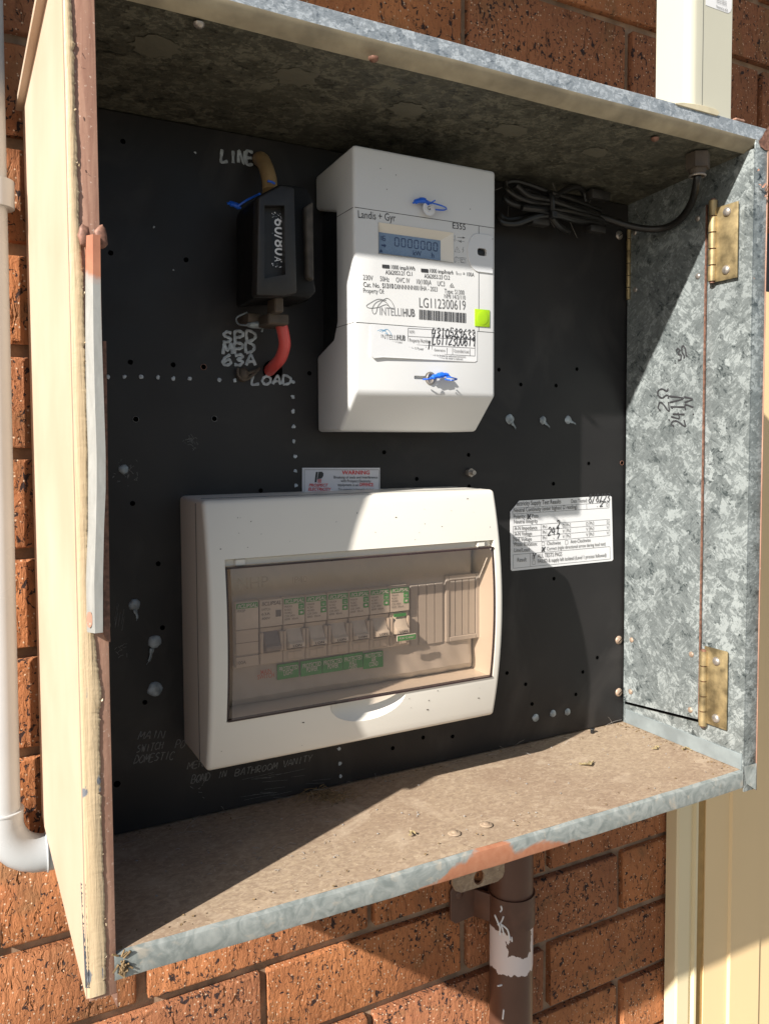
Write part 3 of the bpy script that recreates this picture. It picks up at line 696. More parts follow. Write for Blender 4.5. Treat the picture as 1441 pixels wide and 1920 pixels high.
for s, a, b, h in [('MAIN', (258, 1386), (309, 1383), .0058), ('SWITCH', (256, 1411), (306, 1403), .0055), ('PO', (328, 1403), (347, 1401), .0060), ('DOMESTIC', (251, 1431), (326, 1423), .0060), ('MEN', (351, 1442), (383, 1436), .0052), ('BOND', (358, 1468), (394, 1462), .0060), ('IN', (408, 1459), (424, 1456), .0050), ('BATHROOM', (440, 1455), (520, 1441), .0052), ('VANITY', (530, 1438), (585, 1426), .0052)]:
    mb = MB(); hand(mb, s, W(*a, YP), W(*b, YP), h, .0007, puff=.05, slant=.25, off=.0003); link('scratched_writing', mb, M_faint, bd)
for (px, py) in [(1160, 441), (1159, 1200), (1159, 1298)]:
    p = W(px, py, YP - .0002); mb = MB(); mb.dome(p, (0, -1, 0), .0046, .0022, 18); s_ = link('screw', mb, M_steel if py < 500 else M_tanscrew, bd)
    mb = MB(); mb.seg(p + Vector((-.0028, -.0024, -.002)), p + Vector((.0028, -.0024, .002)), .0008); link('slot', mb, M_hole, s_)
p = W(879, 886, YP); mb = MB(); bm = bmesh.new(); bmesh.ops.create_cone(bm, cap_ends=True, segments=6, radius1=.0042, radius2=.0042, depth=.004)
bmesh.ops.rotate(bm, verts=bm.verts, cent=(0, 0, 0), matrix=Matrix.Rotation(R(90), 3, 'X')); bmesh.ops.translate(bm, verts=bm.verts, vec=p + Vector((0, -.002, 0))); mb.bmadd(bm)
mb.cyl(p + Vector((0, -.004, 0)), p + Vector((0, -.0085, 0)), .0021, 12); link('bolt', mb, M_steel, bd)
mb = MB(); p = W(1112, 1364, .135); mb.cyl(Vector((p.x, .137, .0006)), Vector((p.x, .137, .005)), .0018, 10); mb.dome(Vector((p.x, .137, .005)), (0, 0, 1), .003, .001, 10); tag(link('bolt', mb, M_black, None, (p.x, .137, .0006)), 'small black bolt standing on the shelf by the board', 'bolt')
# sealant lump with wire by 63A
mb = MB(); mb.dome(W(455, 702, YP), (0, -1, 0), .0050, .006, 14, .12, 1.2)
mb.tube([W(446, 690, YP - .004), W(447, 704, YP - .004), W(460, 712, YP - .003), W(478, 700, YP - .004), W(486, 690, YP - .002)], .0012, 6)
mb.tube([W(455, 703, YP - .003), W(470, 698, YP - .003), W(484, 694, YP - .003)], .0014, 6)
link('sealed_wire_end', mb, M_dustbrown, bd)
mb = MB()
for (cx, cy, n, r) in [(357, 828, 26, .006), (240, 885, 34, .011), (229, 1218, 12, .006), (375, 1480, 9, .010)]:
    for i in range(n):
        a = random.uniform(0, 6.28); q = W(cx, cy, YP - .0003) + Vector((math.cos(a), 0, math.sin(a))) * r * random.random()
        mb.seg(q, q + Vector((random.uniform(-1, 1), 0, random.uniform(-1, 1))) * .003, .0004)
for i in range(22):
    q = W(random.uniform(440, 600), random.uniform(1452, 1510), YP - .0003); mb.seg(q, q + Vector((random.uniform(.012, .03), 0, random.uniform(-.003, .0005))), .0002)
for i in range(8):
    q = W(random.uniform(214, 232), random.uniform(1150, 1190), YP - .0003); mb.seg(q, q + Vector((.002, 0, .011)), .0003)
link('scratches', mb, M_faint, bd)['kind'] = 'stuff'

# ================================================================ ELECTRICITY METER
X0, X1, YF = .1945, .3253, .075
mt = thing('electricity_meter', 'light grey digital electricity meter with lcd display and lime green button', 'electricity meter', ((X0 + X1) / 2, YP, .3077))
side = [(YF, .522), (YF, .3365), (.1025, .3077), (YP, .3077), (YP, .371), (.114, .3815), (.1075, .394), (.1075, .480), (YP, .4912), (YP, .5186), (.150 - .003, .522)]
side = side[:-1] + []
mb = MB(); mb.prism(side, 'x', X0, X1, .0030, 3)
cutd = MB(); a = W(709, 422, YF); b = W(849, 488, YF)
DX0, DX1, DZ0, DZ1 = a.x, b.x, W(780, 483, YF).z - .0006, W(780, 430, YF).z + .0012
cutd.box(DX0, DX1, YF - .01, YF + .006, DZ0, DZ1)
cutp = MB(); pc = W(902, 473, YF); cutp.box(pc.x - .0048, pc.x + .0048, YF - .01, YF + .005, pc.z - .0034, pc.z + .0034, .0025, 3)
cuts = MB(); s0 = W(776, 707, YF); cuts.box(s0.x, s0.x + .019, YF - .01, YF + .004, s0.z - .0016, s0.z + .0012, .0008, 2)
link('casing', boolean(mb, [cutd, cutp, cuts], M_meter), M_meter, mt, auto=40)
mb = MB(); mb.box(X0 + .006, X1 - .006, .1095, YP - .0005, .378, .487); link('base', mb, M_black, mt)
mb = MB()
for z in (.4753, .3896):
    mb.box(X0 + .001, X1 - .001, YF - .00015, YF, z - .0002, z + .0002); mb.box(X0 - .00015, X0, YF + .001, .107, z - .0002, z + .0002)
xs_ = W(897, 450, YF).x
mb.box(xs_ - .0002, xs_ + .0002, YF - .00015, YF, .3898, W(897, 510, YF).z); mb.box(xs_ - .0002, xs_ + .0002, YF - .00015, YF, W(897, 438, YF).z, .4751)
link('cover_seam', mb, M_seam, mt)
# display
SX0, SX1 = W(712, 450, YF).x + .0004, W(830, 460, YF).x; SZ0, SZ1 = DZ0 + .0018, DZ1 - .0062
mb = MB(); o_ = [(DX0, DZ0), (DX1, DZ0), (DX1, DZ1), (DX0, DZ1)]; i_ = [(SX0, SZ0), (SX1, SZ0), (SX1, SZ1), (SX0, SZ1)]
vs = [(x, YF - .0006, z) for x, z in o_] + [(x, YF + .0042, z) for x, z in i_]
mb.add(vs, [(k, (k + 1) % 4, 4 + (k + 1) % 4, 4 + k) for k in range(4)]); dsp = link('display', mb, M_white, mt)
mb = MB(); mb.box(SX0, SX1, YF + .0038, YF + .0048, SZ0, SZ1); link('screen', mb, M_lcd, dsp)
mb = MB(); ly = YF + .0036
def L2(u, v): return Vector((SX0 + u * (SX1 - SX0), ly, SZ0 + v * (SZ1 - SZ0)))
def seg7(mb, u, v, w_, h_, segs, t):
    P = {'a': ((0, 1), (1, 1)), 'b': ((1, 1), (1, .5)), 'c': ((1, .5), (1, 0)), 'd': ((0, 0), (1, 0)), 'e': ((0, .5), (0, 0)), 'f': ((0, 1), (0, .5)), 'g': ((0, .5), (1, .5))}
    for s in segs:
        (x0, y0), (x1, y1) = P[s]; A = L2(u + x0 * w_, v + y0 * h_); B = L2(u + x1 * w_, v + y1 * h_); A, B = A.lerp(B, .08), B.lerp(A, .08); mb.seg(A, B, t)
for i in range(7): seg7(mb, .26 + i * .104, .44, .062, .40, 'abcdef', .0007)
seg7(mb, .02, .62, .03, .22, 'bc', .0006); seg7(mb, .07, .62, .04, .22, 'afgcd' + 'e', .0006)
mb.add([L2(.05, .42), L2(.05, .34), L2(.09, .34), L2(.09, .28), L2(.125, .38), L2(.09, .48), L2(.09, .42)], [tuple(range(7))])
mb.add([L2(.02, .05), L2(.07, .05), L2(.045, .2)], [(0, 1, 2)])
txt(mb, 'kW', L2(.55, .08), L2(.68, .08), .0042, off=.0001); txt(mb, 'h', L2(.85, .08), L2(.89, .08), .0042, off=.0001)
link('digits', mb, M_lcdseg, dsp)
# port plate, button
mb = MB(); c = W(902, 475, YF); xr = X1 - .0035
pts = []
for k in range(13):
    t = math.pi / 2 + math.pi * k / 12; pts.append((c.x - .0035 + .0105 * math.cos(t), c.z + .0155 * math.sin(t) * (1 if abs(math.sin(t)) < 2 else 1)))
pts = [(xr, c.z + .0155)] + pts + [(xr, c.z - .0155)]
mb.prism(pts[::-1], 'y', YF - .0009, YF + .0001, .0002, 1); cutp2 = MB(); cutp2.box(pc.x - .0046, pc.x + .0046, YF - .01, YF + .005, pc.z - .0031, pc.z + .0031, .0022, 3)
link('port_plate', boolean(mb, [cutp2], M_meter), M_meter2, mt, auto=40)
mb = MB(); mb.box(pc.x - .0043, pc.x + .0043, YF + .001, YF + .004, pc.z - .0028, pc.z + .0028, .001); link('optical_port', mb, M_black, mt)
a = W(889, 579, YF); b = W(917, 614, YF)
mb = MB(); mb.box(a.x, b.x, YF - .0008, YF, b.z, a.z, .0005, 2); mb.dome(((a.x + b.x) / 2, YF - .0007, (a.z + b.z) / 2), (0, -1, 0), (b.x - a.x) * .42, .0006, 18); link('button', mb, M_btn, mt)
mb = MB()
for (px, py) in [(713, 316), (725, 355), (881, 392), (923, 448), (923, 503), (742, 268 + 60)]:
    mb.disc(W(px, py, YF - .0002 - (.0009 if px == 923 else 0)), (0, -1, 0), .0005, 8)
link('marks', mb, M_inkl, mt)['kind'] = 'stuff'
# printing: coordinates of two enlarged views of the photo
zA = lambda x, y, d=0.: W(580 + x / 3.8946, 260 + y / 3.8946, YF - d)
zB = lambda x, y, d=0.: W(580 + x / 3.8946, 530 + y / 3.8946, YF - d)
mk = MB(); gy = MB(); lg = MB()
txt(mk, 'Landis + Gyr', zA(355, 578), zA(628, 605), .0058, bold=.002)
txt(mk, 'E355', zA(1043, 655), zA(1137, 668), .0050, bold=.002)
txt(mk, '1000 imp/kWh', zA(596, 952), zA(768, 964), .0034, bold=.004); txt(mk, '1000 imp/kvarh', zA(876, 978), zA(1047, 992), .0034, bold=.004)
txt(gy, 'I', zA(1070, 994), zA(1075, 994), .003); txt(gy, 'TST', zA(1078, 996), zA(1108, 998), .0015); txt(gy, '= 100A', zA(1118, 1000), zA(1200, 1008), .0034, bold=.003)
txt(mk, 'AS62053.21 Cl.1', zA(553, 990), zA(748, 1002), .0034, bold=.002); txt(mk, 'AS62053.23 Cl.2', zA(836, 1017), zA(1022, 1030), .0034, bold=.002)
for s, a, b in [('230V', (390, 1030), (462, 1036)), ('50Hz', (514, 1040), (580, 1045)), ('OVC IV', (630, 1048), (730, 1055)), ('10(100)A', (780, 1060), (888, 1068)), ('UC3', (932, 1074), (985, 1078))]:
    txt(gy, s, zA(*a), zA(*b), .0040)
txt(mk, 'Cat. No.', zA(392, 1080), zA(513, 1090), .0037); txt(mk, 'S1310', zA(530, 1090), zA(612, 1094), .0038, bold=.02)
txt(gy, 'D0NNNNN001IHA - 2023', zA(620, 1096), zA(932, 1116), .0038); txt(gy, 'Property Of:', zA(392, 1124), zA(543, 1132), .0036)
txt(gy, 'Type: S1300', zA(982, 1128), zA(1128, 1140), .0038); txt(gy, 'NMI 14/2/110', zA(982, 1165), zA(1136, 1176), .0036)
txt(gy, 'LG112300619', zB(800, 180), zB(1138, 200), .0080)
txt(lg, 'INTELLI', zB(512, 236), zB(672, 244), .0064); txt(gy, 'HUB', zB(682, 246), zB(768, 248), .0062, bold=.02)
rb_ = random.Random(11); x = 800.
while x < 1140:
    wd = rb_.choice([2.5, 2.5, 5, 7.5]); y0 = 195 + (x - 800) * .08; mk.poly([zB(x, y0 + 73, .0002), zB(x + wd, y0 + 73, .0002), zB(x + wd, y0, .0002), zB(x, y0, .0002)]); x += wd + rb_.choice([2.6, 2.6, 5, 5])
for (x0, y0) in [(530, 918), (813, 948)]: mk.poly([zA(x0, y0 + 25, .0003), zA(x0 + 53, y0 + 30, .0003), zA(x0 + 53, y0 + 4, .0003), zA(x0, y0, .0003)])
def pline(mb, P, wd=.00035, closed=False):
    P = [Vector(p) for p in P]; P = P + [P[0]] if closed else P
    for p, q in zip(P, P[1:]): mb.seg(p, q, wd)
def curve2(mb, f, pts, wd, d=.0002):
    Q = cat([f(x, y, d) for x, y in pts]); pline(mb, Q, wd)
K1 = [(560, 130), (500, 120), (440, 150), (415, 170), (440, 185), (500, 180), (560, 160), (600, 190), (620, 185), (600, 140), (570, 115), (540, 125), (500, 170), (485, 220), (465, 225), (458, 190), (480, 150), (520, 130), (560, 145), (585, 180)]
curve2(gy, zB, K1, .0004)
for y in (720, 745): pline(gy, [zA(1078, y), zA(1132, y + 6)], .0004)
gy.add([zA(1112, 712), zA(1136, 724), zA(1112, 732)], [(0, 1, 2)]); gy.add([zA(1108, 742), zA(1108, 760), zA(1086, 749)], [(0, 1, 2)])
pline(gy, [zA(1060, 706), zA(1060, 735)], .0004); pline(gy, [zA(1060 + 7 * math.cos(t), 742 + 7 * math.sin(t)) for t in np.linspace(0, 6.28, 9)], .0003)
pline(gy, [zA(1058, 826), zA(1098, 830), zA(1076, 788)], .0004, True); pline(gy, [zA(1077, 802), zA(1078, 818)], .0004)
pline(gy, [zA(1124, 790), zA(1114, 812), zA(1124, 812), zA(1116, 832)], .0005)
pline(gy, [zA(1058, 870), zA(1072, 862), zA(1086, 872), zA(1098, 866), zA(1098, 900), zA(1086, 908), zA(1072, 898), zA(1058, 904)], .0004, True); pline(gy, [zA(1072, 862), zA(1072, 898)], .0003); pline(gy, [zA(1086, 872), zA(1086, 908)], .0003)
pline(gy, [zA(1104, 868), zA(1142, 872), zA(1142, 908), zA(1104, 904)], .0005, True); pline(gy, [zA(1113, 878), zA(1133, 880), zA(1133, 899), zA(1113, 897)], .0004, True)
pline(gy, [zA(1020, 1086), zA(1056, 1088), zA(1038, 1056)], .0005, True); pline(gy, [zA(1028, 1080), zA(1046, 1082), zA(1038, 1066)], .0004, True)
link('printing', mk, M_ink, mt); link('printing', gy, M_inkg, mt); link('printing', lg, M_inkl, mt)

# retailer sticker on the meter
st = thing('meter_sticker', 'white curling sticker with blue scribble logo and handwritten numbers on meter', 'sticker', (.26, YF, .36))
mb = MB(); C = [(445, 312), (480, 308), (1222, 350), (1222, 570), (1205, 580), (540, 545), (470, 552), (450, 535)]
vs = [zB(x, y, .0004 + (.0012 if y > 530 and x < 560 else 0)) for x, y in C]; vb = [zB(x, y, .0001) for x, y in C]; n = len(C)
mb.add(vs + vb, [tuple(range(n))] + [(i, (i + 1) % n, n + (i + 1) % n, n + i) for i in range(n)]); link('paper', mb, M_paper, st)
mk = MB(); bl = MB(); d = .0006
def ZB(x, y): return zB(x, y, d)
pline(mk, [ZB(718, 332), ZB(1208, 360), ZB(1206, 535), ZB(718, 508)], .0003, True)
pline(mk, [ZB(718, 390), ZB(1206, 418)], .0003); pline(mk, [ZB(718, 450), ZB(1206, 478)], .0003); pline(mk, [ZB(893, 342), ZB(893, 518)], .0003)
for x in (850, 1003, 1043, 1170): pline(mk, [ZB(x, 458 + (x - 718) * .057), ZB(x, 510 + (x - 718) * .057)], .0003)
txt(mk, 'NMI', ZB(727, 368), ZB(762, 370), .0024); txt(mk, 'Property Number', ZB(727, 432), ZB(878, 440), .0030, bold=.002); txt(mk, 'Light & Power', ZB(727, 491), ZB(832, 496), .0026, bold=.002)
txt(mk, 'Generation', ZB(908, 500), ZB(988, 504), .0022, bold=.002); txt(mk, 'Controlled Load', ZB(1052, 508), ZB(1160, 514), .0026, bold=.002)
txt(mk, 'Security seals may only be broken by authorised personnel', ZB(782, 532), ZB(1136, 549), .0019, bold=.002); txt(mk, 'A fine load is required before the meter is removed', ZB(808, 551), ZB(1115, 566), .0019, bold=.002)
txt(mk, 'INTELLI', ZB(523, 415), ZB(638, 420), .0042); txt(mk, 'HUB', ZB(640, 420), ZB(697, 424), .0044, bold=.025)
txt(mk, 'EXPLORE THE POSSIBLE', ZB(545, 440), ZB(676, 445), .0015); txt(mk, 'Ph: 1800 855 567', ZB(522, 474), ZB(628, 480), .0018); txt(mk, 'www.intellihub.com.au', ZB(508, 492), ZB(642, 498), .0018); txt(mk, 'T161166 - NC Meter NMI Sticker', ZB(473, 532), ZB(686, 542), .0018)
link('printing', mk, M_inkg, st)
K2 = [(x * .68 + 178, y * .68 + 262) for x, y in K1]; Q = cat([zB(x, y, d) for x, y in K2]); pline(bl, Q, .0004); link('logo', bl, M_blueink, st)
mb = MB(); hand(mb, '4310589633', ZB(893, 398), ZB(1212, 412), .0075, .0008, off=0.0, puff=.05, jit=.15); hand(mb, 'LG112300619', ZB(898, 448), ZB(1212, 466), .0075, .0008, off=0.0, puff=.05, jit=.15); hand(mb, '1', ZB(856, 506), ZB(884, 508), .0085, .0011, off=0.0, puff=.05)
link('handwriting', mb, M_ink, st)

# blue wire seals
def seal(label, blob, wires, f, cap=None):
    s = thing('wire_seal', label, 'seal', tuple(f(*blob[0], .002)), 'blue plastic wire seals')
    m = MB(); m.tube([f(x, y, .004) for x, y in blob], [.0008, .0021, .0026, .0018, .0008], 8, flat=.8); link('seal_body', m, M_blue, s)
    for wr in wires:
        m = MB(); m.tube([f(x, y, dd) for x, y, dd in wr], .0006, 6); link('loop', m, M_blue, s)
    return s
s1 = seal('blue wire seal on the meter above its display', [(755, 470), (790, 455), (830, 450), (860, 465), (890, 475)], [[(860, 460, .006), (890, 468, .008), (950, 485, .009), (990, 500, .006), (1000, 515, .001)], [(1000, 515, .001), (975, 522, .006), (920, 518, .006)], [(860, 485, .004), (890, 465, .009), (918, 450, .011)]], zA)
m = MB(); m.tube([zA(872 + 24 * math.cos(t), 510 + 24 * math.sin(t), .0045) for t in np.linspace(0, 6.28, 14)], .0004, 5); m.disc(zA(872, 510, .0044), (0, -1, 0), .0056, 16); link('seal_disc', m, M_paper, s1)
m = MB(); txt(m, 'G', zA(862, 520, .0047), zA(882, 521, .0047), .003); link('seal_mark', m, M_ink, s1)
s2 = seal('blue wire seal on the meter below its sticker', [(880, 695), (920, 685), (960, 675), (1000, 672), (1030, 690)], [[(825, 706, .005), (860, 705, .007), (900, 700, .006)], [(1000, 690, .006), (1030, 692, .013), (1075, 704, .010), (1040, 712, .012), (990, 706, .006)]], zB)
m = MB(); m.tube([zB(882 + 22 * math.cos(t), 698 + 38 * math.sin(t), .001) for t in np.linspace(0, 6.28, 14)], .0006, 5); m.disc(zB(882, 698, .0006), (0, -1, 0), .0052, 16); link('seal_screw', m, M_steel, s2)

# ================================================================ FUSE HOLDER
fy = .072
fh = thing('service_fuse', 'black bakelite service fuse marked 60/80A beside the meter', 'fuse', (.14, YP, .40))
zC = lambda x, y, c: W(400 + x / 4.085, 270 + y / 4.085, c)
def hull_prism(px, yf, yb, bev):
    P = [zC(x, y, yf) for x, y in px]; return [(p.x, p.z) for p in P]
mb = MB()
bodyp = [(318, 455), (345, 395), (520, 300), (715, 325), (770, 430), (775, 1040), (795, 1130), (740, 1185), (545, 1165), (315, 1185)]
mb.prism(hull_prism(bodyp, fy + .012, 0, 0), 'y', fy + .012, YP - .018, .0025, 2); link('body', mb, plain('black_bakelite_shaded_side', (.006, .0058, .0056), .6, spec=.25), fh)  # body darker than the cover: shadow on its sides put into the colour
mb = MB(); mb.prism(hull_prism([(320, 430), (400, 1180), (780, 1180), (760, 420)], YP - .03, 0, 0), 'y', YP - .018, YP, .001, 1); link('base', mb, M_black, fh)
mb = MB(); cv = [(372, 470), (372, 385), (530, 375), (622, 392), (640, 1090), (545, 1100), (545, 1170), (325, 1165), (325, 1060), (385, 1030)]
mb.prism(hull_prism([(345, 400), (520, 312), (625, 330), (645, 1140), (540, 1165), (330, 1160)], fy, 0, 0), 'y', fy, fy + .0125, .002, 2)
cut = MB(); cq = hull_prism([(392, 470), (545, 470), (552, 1000), (392, 1030)], fy, 0, 0); cut.prism(cq, 'y', fy - .01, fy + .007)
link('cover', boolean(mb, [cut], M_blackdusty), M_blackdusty, fh, auto=40)
mb = MB(); mb.prism(hull_prism([(705, 480), (765, 440), (772, 1045), (722, 1020)], fy + .006, 0, 0), 'y', fy + .006, fy + .013, .001, 1); link('side_rib', mb, plain('dusty_bakelite_rib', (.05, .042, .034), .7, var=.5, nsc=90), fh)
yl = fy + .0066
mb = MB(); mb.poly([zC(448, 950, yl), zC(540, 948, yl), zC(542, 545, yl), (zC(515, 515, yl)), zC(452, 520, yl)]); lb = link('rating_label', mb, M_black, fh)
mb = MB(); a = zC(468, 570, yl - .0003); b = zC(468, 850, yl - .0003); txt(mb, '60/80', a, Vector((a.x, a.y, b.z)), .0082, bold=.012)
c = zC(468, 862, yl - .0003); e = zC(468, 900, yl - .0003); txt(mb, 'A', c, Vector((c.x, c.y, e.z)), .0055, bold=.006)
for i in range(30):
    x = random.uniform(450, 540); y = random.choice([random.uniform(520, 575), random.uniform(900, 948), random.uniform(520, 948)]); x = random.choice([random.uniform(450, 462), random.uniform(531, 541), x]) if 575 < y < 900 else x
    mb.disc(zC(x, y, yl - .0002), (0, -1, 0), random.uniform(.0002, .0005), 6, .4)
link('lettering', mb, M_paper, lb)
mb = MB()
for (x0, x1, y0, y1, c0, c1) in [(470, 540, 1170, 1290, .088, .105), (420, 580, 1290, 1385, .098, .125)]:
    a = zC(x0, y0, c0); b = zC(x1, y1, c0); mb.box(a.x, b.x, c0, c1, b.z, a.z, .001, 1)
link('terminal_clamp', mb, M_dustbrown, fh)
mb = MB(); a = zC(265, 1290, .12); b = zC(390, 1370, .12); mb.box(a.x, b.x, .12, YP, b.z, a.z, .0015, 2); link('terminal_block', mb, M_dustbrown, fh)
mb = MB(); mb.dome(zC(330, 1385, .125), (0, -1, 0), .007, .006, 12, .2, .5); mb.tube([zC(260, 1290, .13), zC(180, 1330, .13), (zC(195, 1380, .13)), zC(280, 1390, .124), zC(375, 1380, .124), zC(372, 1440, .124)], .0007, 6); link('putty', mb, M_sil, fh)
sb = thing('wire_seal', 'blue wire seal hanging at the left of the black fuse', 'seal', tuple(zC(150, 460, .12)), 'blue plastic wire seals')
mb = MB(); mb.tube([zC(105, 455, .12), zC(150, 460, .12), zC(190, 478, .12), zC(212, 490, .12)], [.0012, .0026, .0028, .0015], 8, flat=.7); link('seal_body', mb, M_blue, sb)
mb = MB(); mb.tube([zC(190, 475, .118), zC(250, 435, .114), zC(310, 405, .108), (zC(355, 382, .1))], .0009, 6); mb.tube([zC(415, 285, .10), zC(445, 290, .10), zC(472, 305, .1)], .0009, 6); link('loop', mb, M_blue, sb)
mb = MB(); mb.tube([zC(352, 118, YP), zC(372, 122, .135), zC(400, 175, .125), zC(425, 260, .115), zC(435, 370, .108)], .0058, 14)
tag(link('supply_cable', mb, M_beigec, None, tuple(zC(352, 118, YP))), 'old beige supply cable entering the top of the black fuse', 'cable')
mb = MB(); mb.tube([zC(515, 1370, .112), zC(535, 1450, .112), zC(545, 1540, .114), zC(515, 1640, .122), zC(462, 1700, .134), (zC(430, 1735, YP))], .0047, 14)
tag(link('load_cable', mb, M_redc, None, tuple(zC(430, 1735, YP))), 'red insulated load cable curving out below the black fuse', 'cable')
mb = MB(); mb.disc(zC(455, 1735, YP - .0003), (0, -1, 0), .0085, 18); link('cable_hole', mb, M_hole, bd)

# ================================================================ COILED CABLE
zD = lambda x, y, c: W(920 + x / 2.766, 270 + y / 2.766, c)
cc = thing('coiled_cable', 'bundle of black antenna cable hanging in the dark top right corner', 'cable', tuple(zD(300, 330, YP)))
paths = [[(600, 392, .13), (480, 338, .125), (340, 312, .122), (200, 300, .12), (100, 252, .125), (75, 212, .13), (120, 195, .128), (200, 215, .124), (300, 252, .122), (420, 290, .126), (560, 345, .132)],
 [(320, 275, .128), (180, 235, .13), (110, 240, .13), (72, 280, .13), (120, 315, .126), (250, 335, .12), (400, 350, .12), (580, 395, .128)],
 [(300, 352, .13), (150, 385, .13), (80, 392, .132), (38, 368, .132), (55, 405, .128), (130, 412, .124), (250, 372, .12), (350, 372, .118), (450, 398, .122), (590, 405, .13)],
 [(310, 285, .122), (400, 232, .124), (450, 225, .126), (480, 250, .13), (490, 300, .132)],
 [(305, 372, .118), (350, 425, .122), (400, 455, .13)],
 [(130, 215, .12), (200, 270, .118), (300, 290, .117), (420, 330, .12), (540, 370, .127)],
 [(160, 330, .119), (280, 345, .116), (420, 385, .12), (560, 412, .128)]]
for P in paths:
    mb = MB(); mb.tube([zD(x, y, c) for x, y, c in P], .0029, 10); link('loop', mb, M_cable, cc)
gp2 = (gp.x, gp.y)
mb = MB(); mb.tube([zD(560, 375, .128), zD(610, 390, .126), zD(700, 420, .118), zD(800, 440, .105), zD(900, 435, .09), zD(980, 390, .072), zD(1040, 300, .05), zD(1065, 200, .028), Vector((gp.x, gp.y, .534))], .0034, 12); link('lead', mb, M_cable, cc)
for (x, y, a, b) in [(555, 268, .012, .0045), (245, 400, .010, .0045), (540, 445, .010, .0035)]:
    p = zD(x, y, .124); mb = MB(); mb.box(p.x - a, p.x + a, .119, .129, p.z - b, p.z + b, .0018, 2); link('connector', mb, M_blackdusty, cc)
mb = MB(); q = [zD(290, 240, .128), zD(310, 262, .112), (zD(318, 320, .110)), zD(314, 375, .114), zD(300, 400, .128)]; mb.tube(q, .0022, 6, flat=.5); p = zD(318, 368, .110); mb.box(p.x - .003, p.x + .003, .106, .112, p.z - .003, p.z + .003, .0006, 1)
tag(link('cable_tie', mb, M_black, None, tuple(zD(318, 368, .11))), 'black cable tie round the bundle of black antenna cable', 'cable tie')

# ================================================================ DISTRIBUTION BOARD
EX0, EX1, EZ0, EZ1 = .0785, .3320, .0615, .2580
yfr = lambda z: .085 - .0135 * (1 - ((z - .160) / .098) ** 2)
db = thing('distribution_board', 'cream plastic circuit breaker enclosure with brown tinted window', 'switchboard', ((EX0 + EX1) / 2, YP, EZ0))
zs = list(np.linspace(EZ0, EZ1, 25)); prof = [(yfr(z), z) for z in zs] + [(YP, EZ1), (YP, EZ0)]
bm = bmesh.new(); A = [bm.verts.new((EX0, y, z)) for y, z in prof]; B = [bm.verts.new((EX1, y, z)) for y, z in prof]; n = len(prof)
bm.faces.new(A); bm.faces.new(B[::-1])
for i in range(n): bm.faces.new((A[i], B[i], B[(i + 1) % n], A[(i + 1) % n]))
bmesh.ops.recalc_face_normals(bm, faces=bm.faces[:]); bm.edges.ensure_lookup_table()
be = [e for e in bm.edges if e.calc_face_angle(0) > .6 and min(v.co.y for v in e.verts) < YP - .01]
bmesh.ops.bevel(bm, geom=be, offset=.0036, segments=4, affect='EDGES', profile=.5)
bmesh.ops.recalc_face_normals(bm, faces=bm.faces[:])
mb = MB(); mb.bmadd(bm, True)
OX0, OX1, OZ0, OZ1 = .0915, .3245, .0985, .2160
cutw = MB(); cutw.box(OX0, OX1, .02, .122, OZ0, OZ1)
gx = W(690, 1320, .078).x
cg = MB(); bm = bmesh.new(); bmesh.ops.create_uvsphere(bm, u_segments=40, v_segments=24, radius=1)
for v in bm.verts: v.co = Vector((gx + v.co.x * .0335, .0755 + v.co.y * .0125, .0975 + v.co.z * .0195))
cg.bmadd(bm)
link('housing', boolean(mb, [cutw, cg], M_white), M_white, db, auto=42)
mb = MB()
for z in (.2574,): mb.box(EX0 + .004, EX1 - .002, .1015, .1022, EZ1, EZ1 + .0003)
mb.box(EX0 - .0003, EX0, .1015, .1022, EZ0 + .003, EZ1 - .003); link('seam', mb, M_seam, db)
# ledge under the top of the opening, hinge lugs
mb = MB(); mb.box(OX0 + .0003, OX1 - .0003, yfr(OZ1) + .004, .100, OZ1 - .0058, OZ1 - .0004, .0006, 1)
mb.box(OX0 + .008, OX0 + .016, yfr(OZ1) + .001, .09, OZ1 - .0055, OZ1 - .0006, .0008, 1); mb.box(OX1 - .016, OX1 - .008, yfr(OZ1) + .001, .09, OZ1 - .0055, OZ1 - .0006, .0008, 1)
link('hinge_ledge', mb, M_white, db)
# inner cover with a breaker slot
IY = .100
mb = MB(); BX0, BX1 = .1030, .2530
BZt, BZb = .182, .1305
nx, nz = 90, 46; gxs = np.linspace(OX0 + .0004, OX1 - .0004, nx); gzs = np.linspace(OZ0 + .0004, OZ1 - .0062, nz); vs = []; fs = []
for z in gzs:
    for x in gxs:
        edge = min(x - OX0, OX1 - x, z - OZ0, OZ1 - z); dy = 0 if edge > .007 else (.007 - edge) * 1.3
        rip = .0006 * math.sin(x * 150 + z * 90) * math.sin(z * 160 - x * 60) + .0004 * math.sin(x * 400 + z * 260) if z < BZb - .002 or z > BZt + .004 else 0
        vs.append((x, IY + dy + rip, z))
for j in range(nz - 1):
    for i in range(nx - 1): fs.append((j * nx + i, j * nx + i + 1, (j + 1) * nx + i + 1, (j + 1) * nx + i))
mb.add(vs, fs, True); ic = link('inner_cover', mb, M_inner, db)
def slats(x0, x1, n, z0, z1, y, par, nm):
    m = MB(); wd = (x1 - x0) / n
    for i in range(n): m.prism([(x0 + i * wd + .0002, y), (x0 + i * wd + .0004, y - .0018), (x0 + (i + 1) * wd - .0007, y - .0018), (x0 + (i + 1) * wd - .0002, y)], 'z', z0, z1)
    return link(nm, m, M_inner, par)
slats(.2560, .2880, 4, .1285, .1795, IY, db, 'blanking_strip')
fx0, fx1, fz0, fz1 = W(832, 1120, IY).x, W(896, 1120, IY).x, .1280, .1850
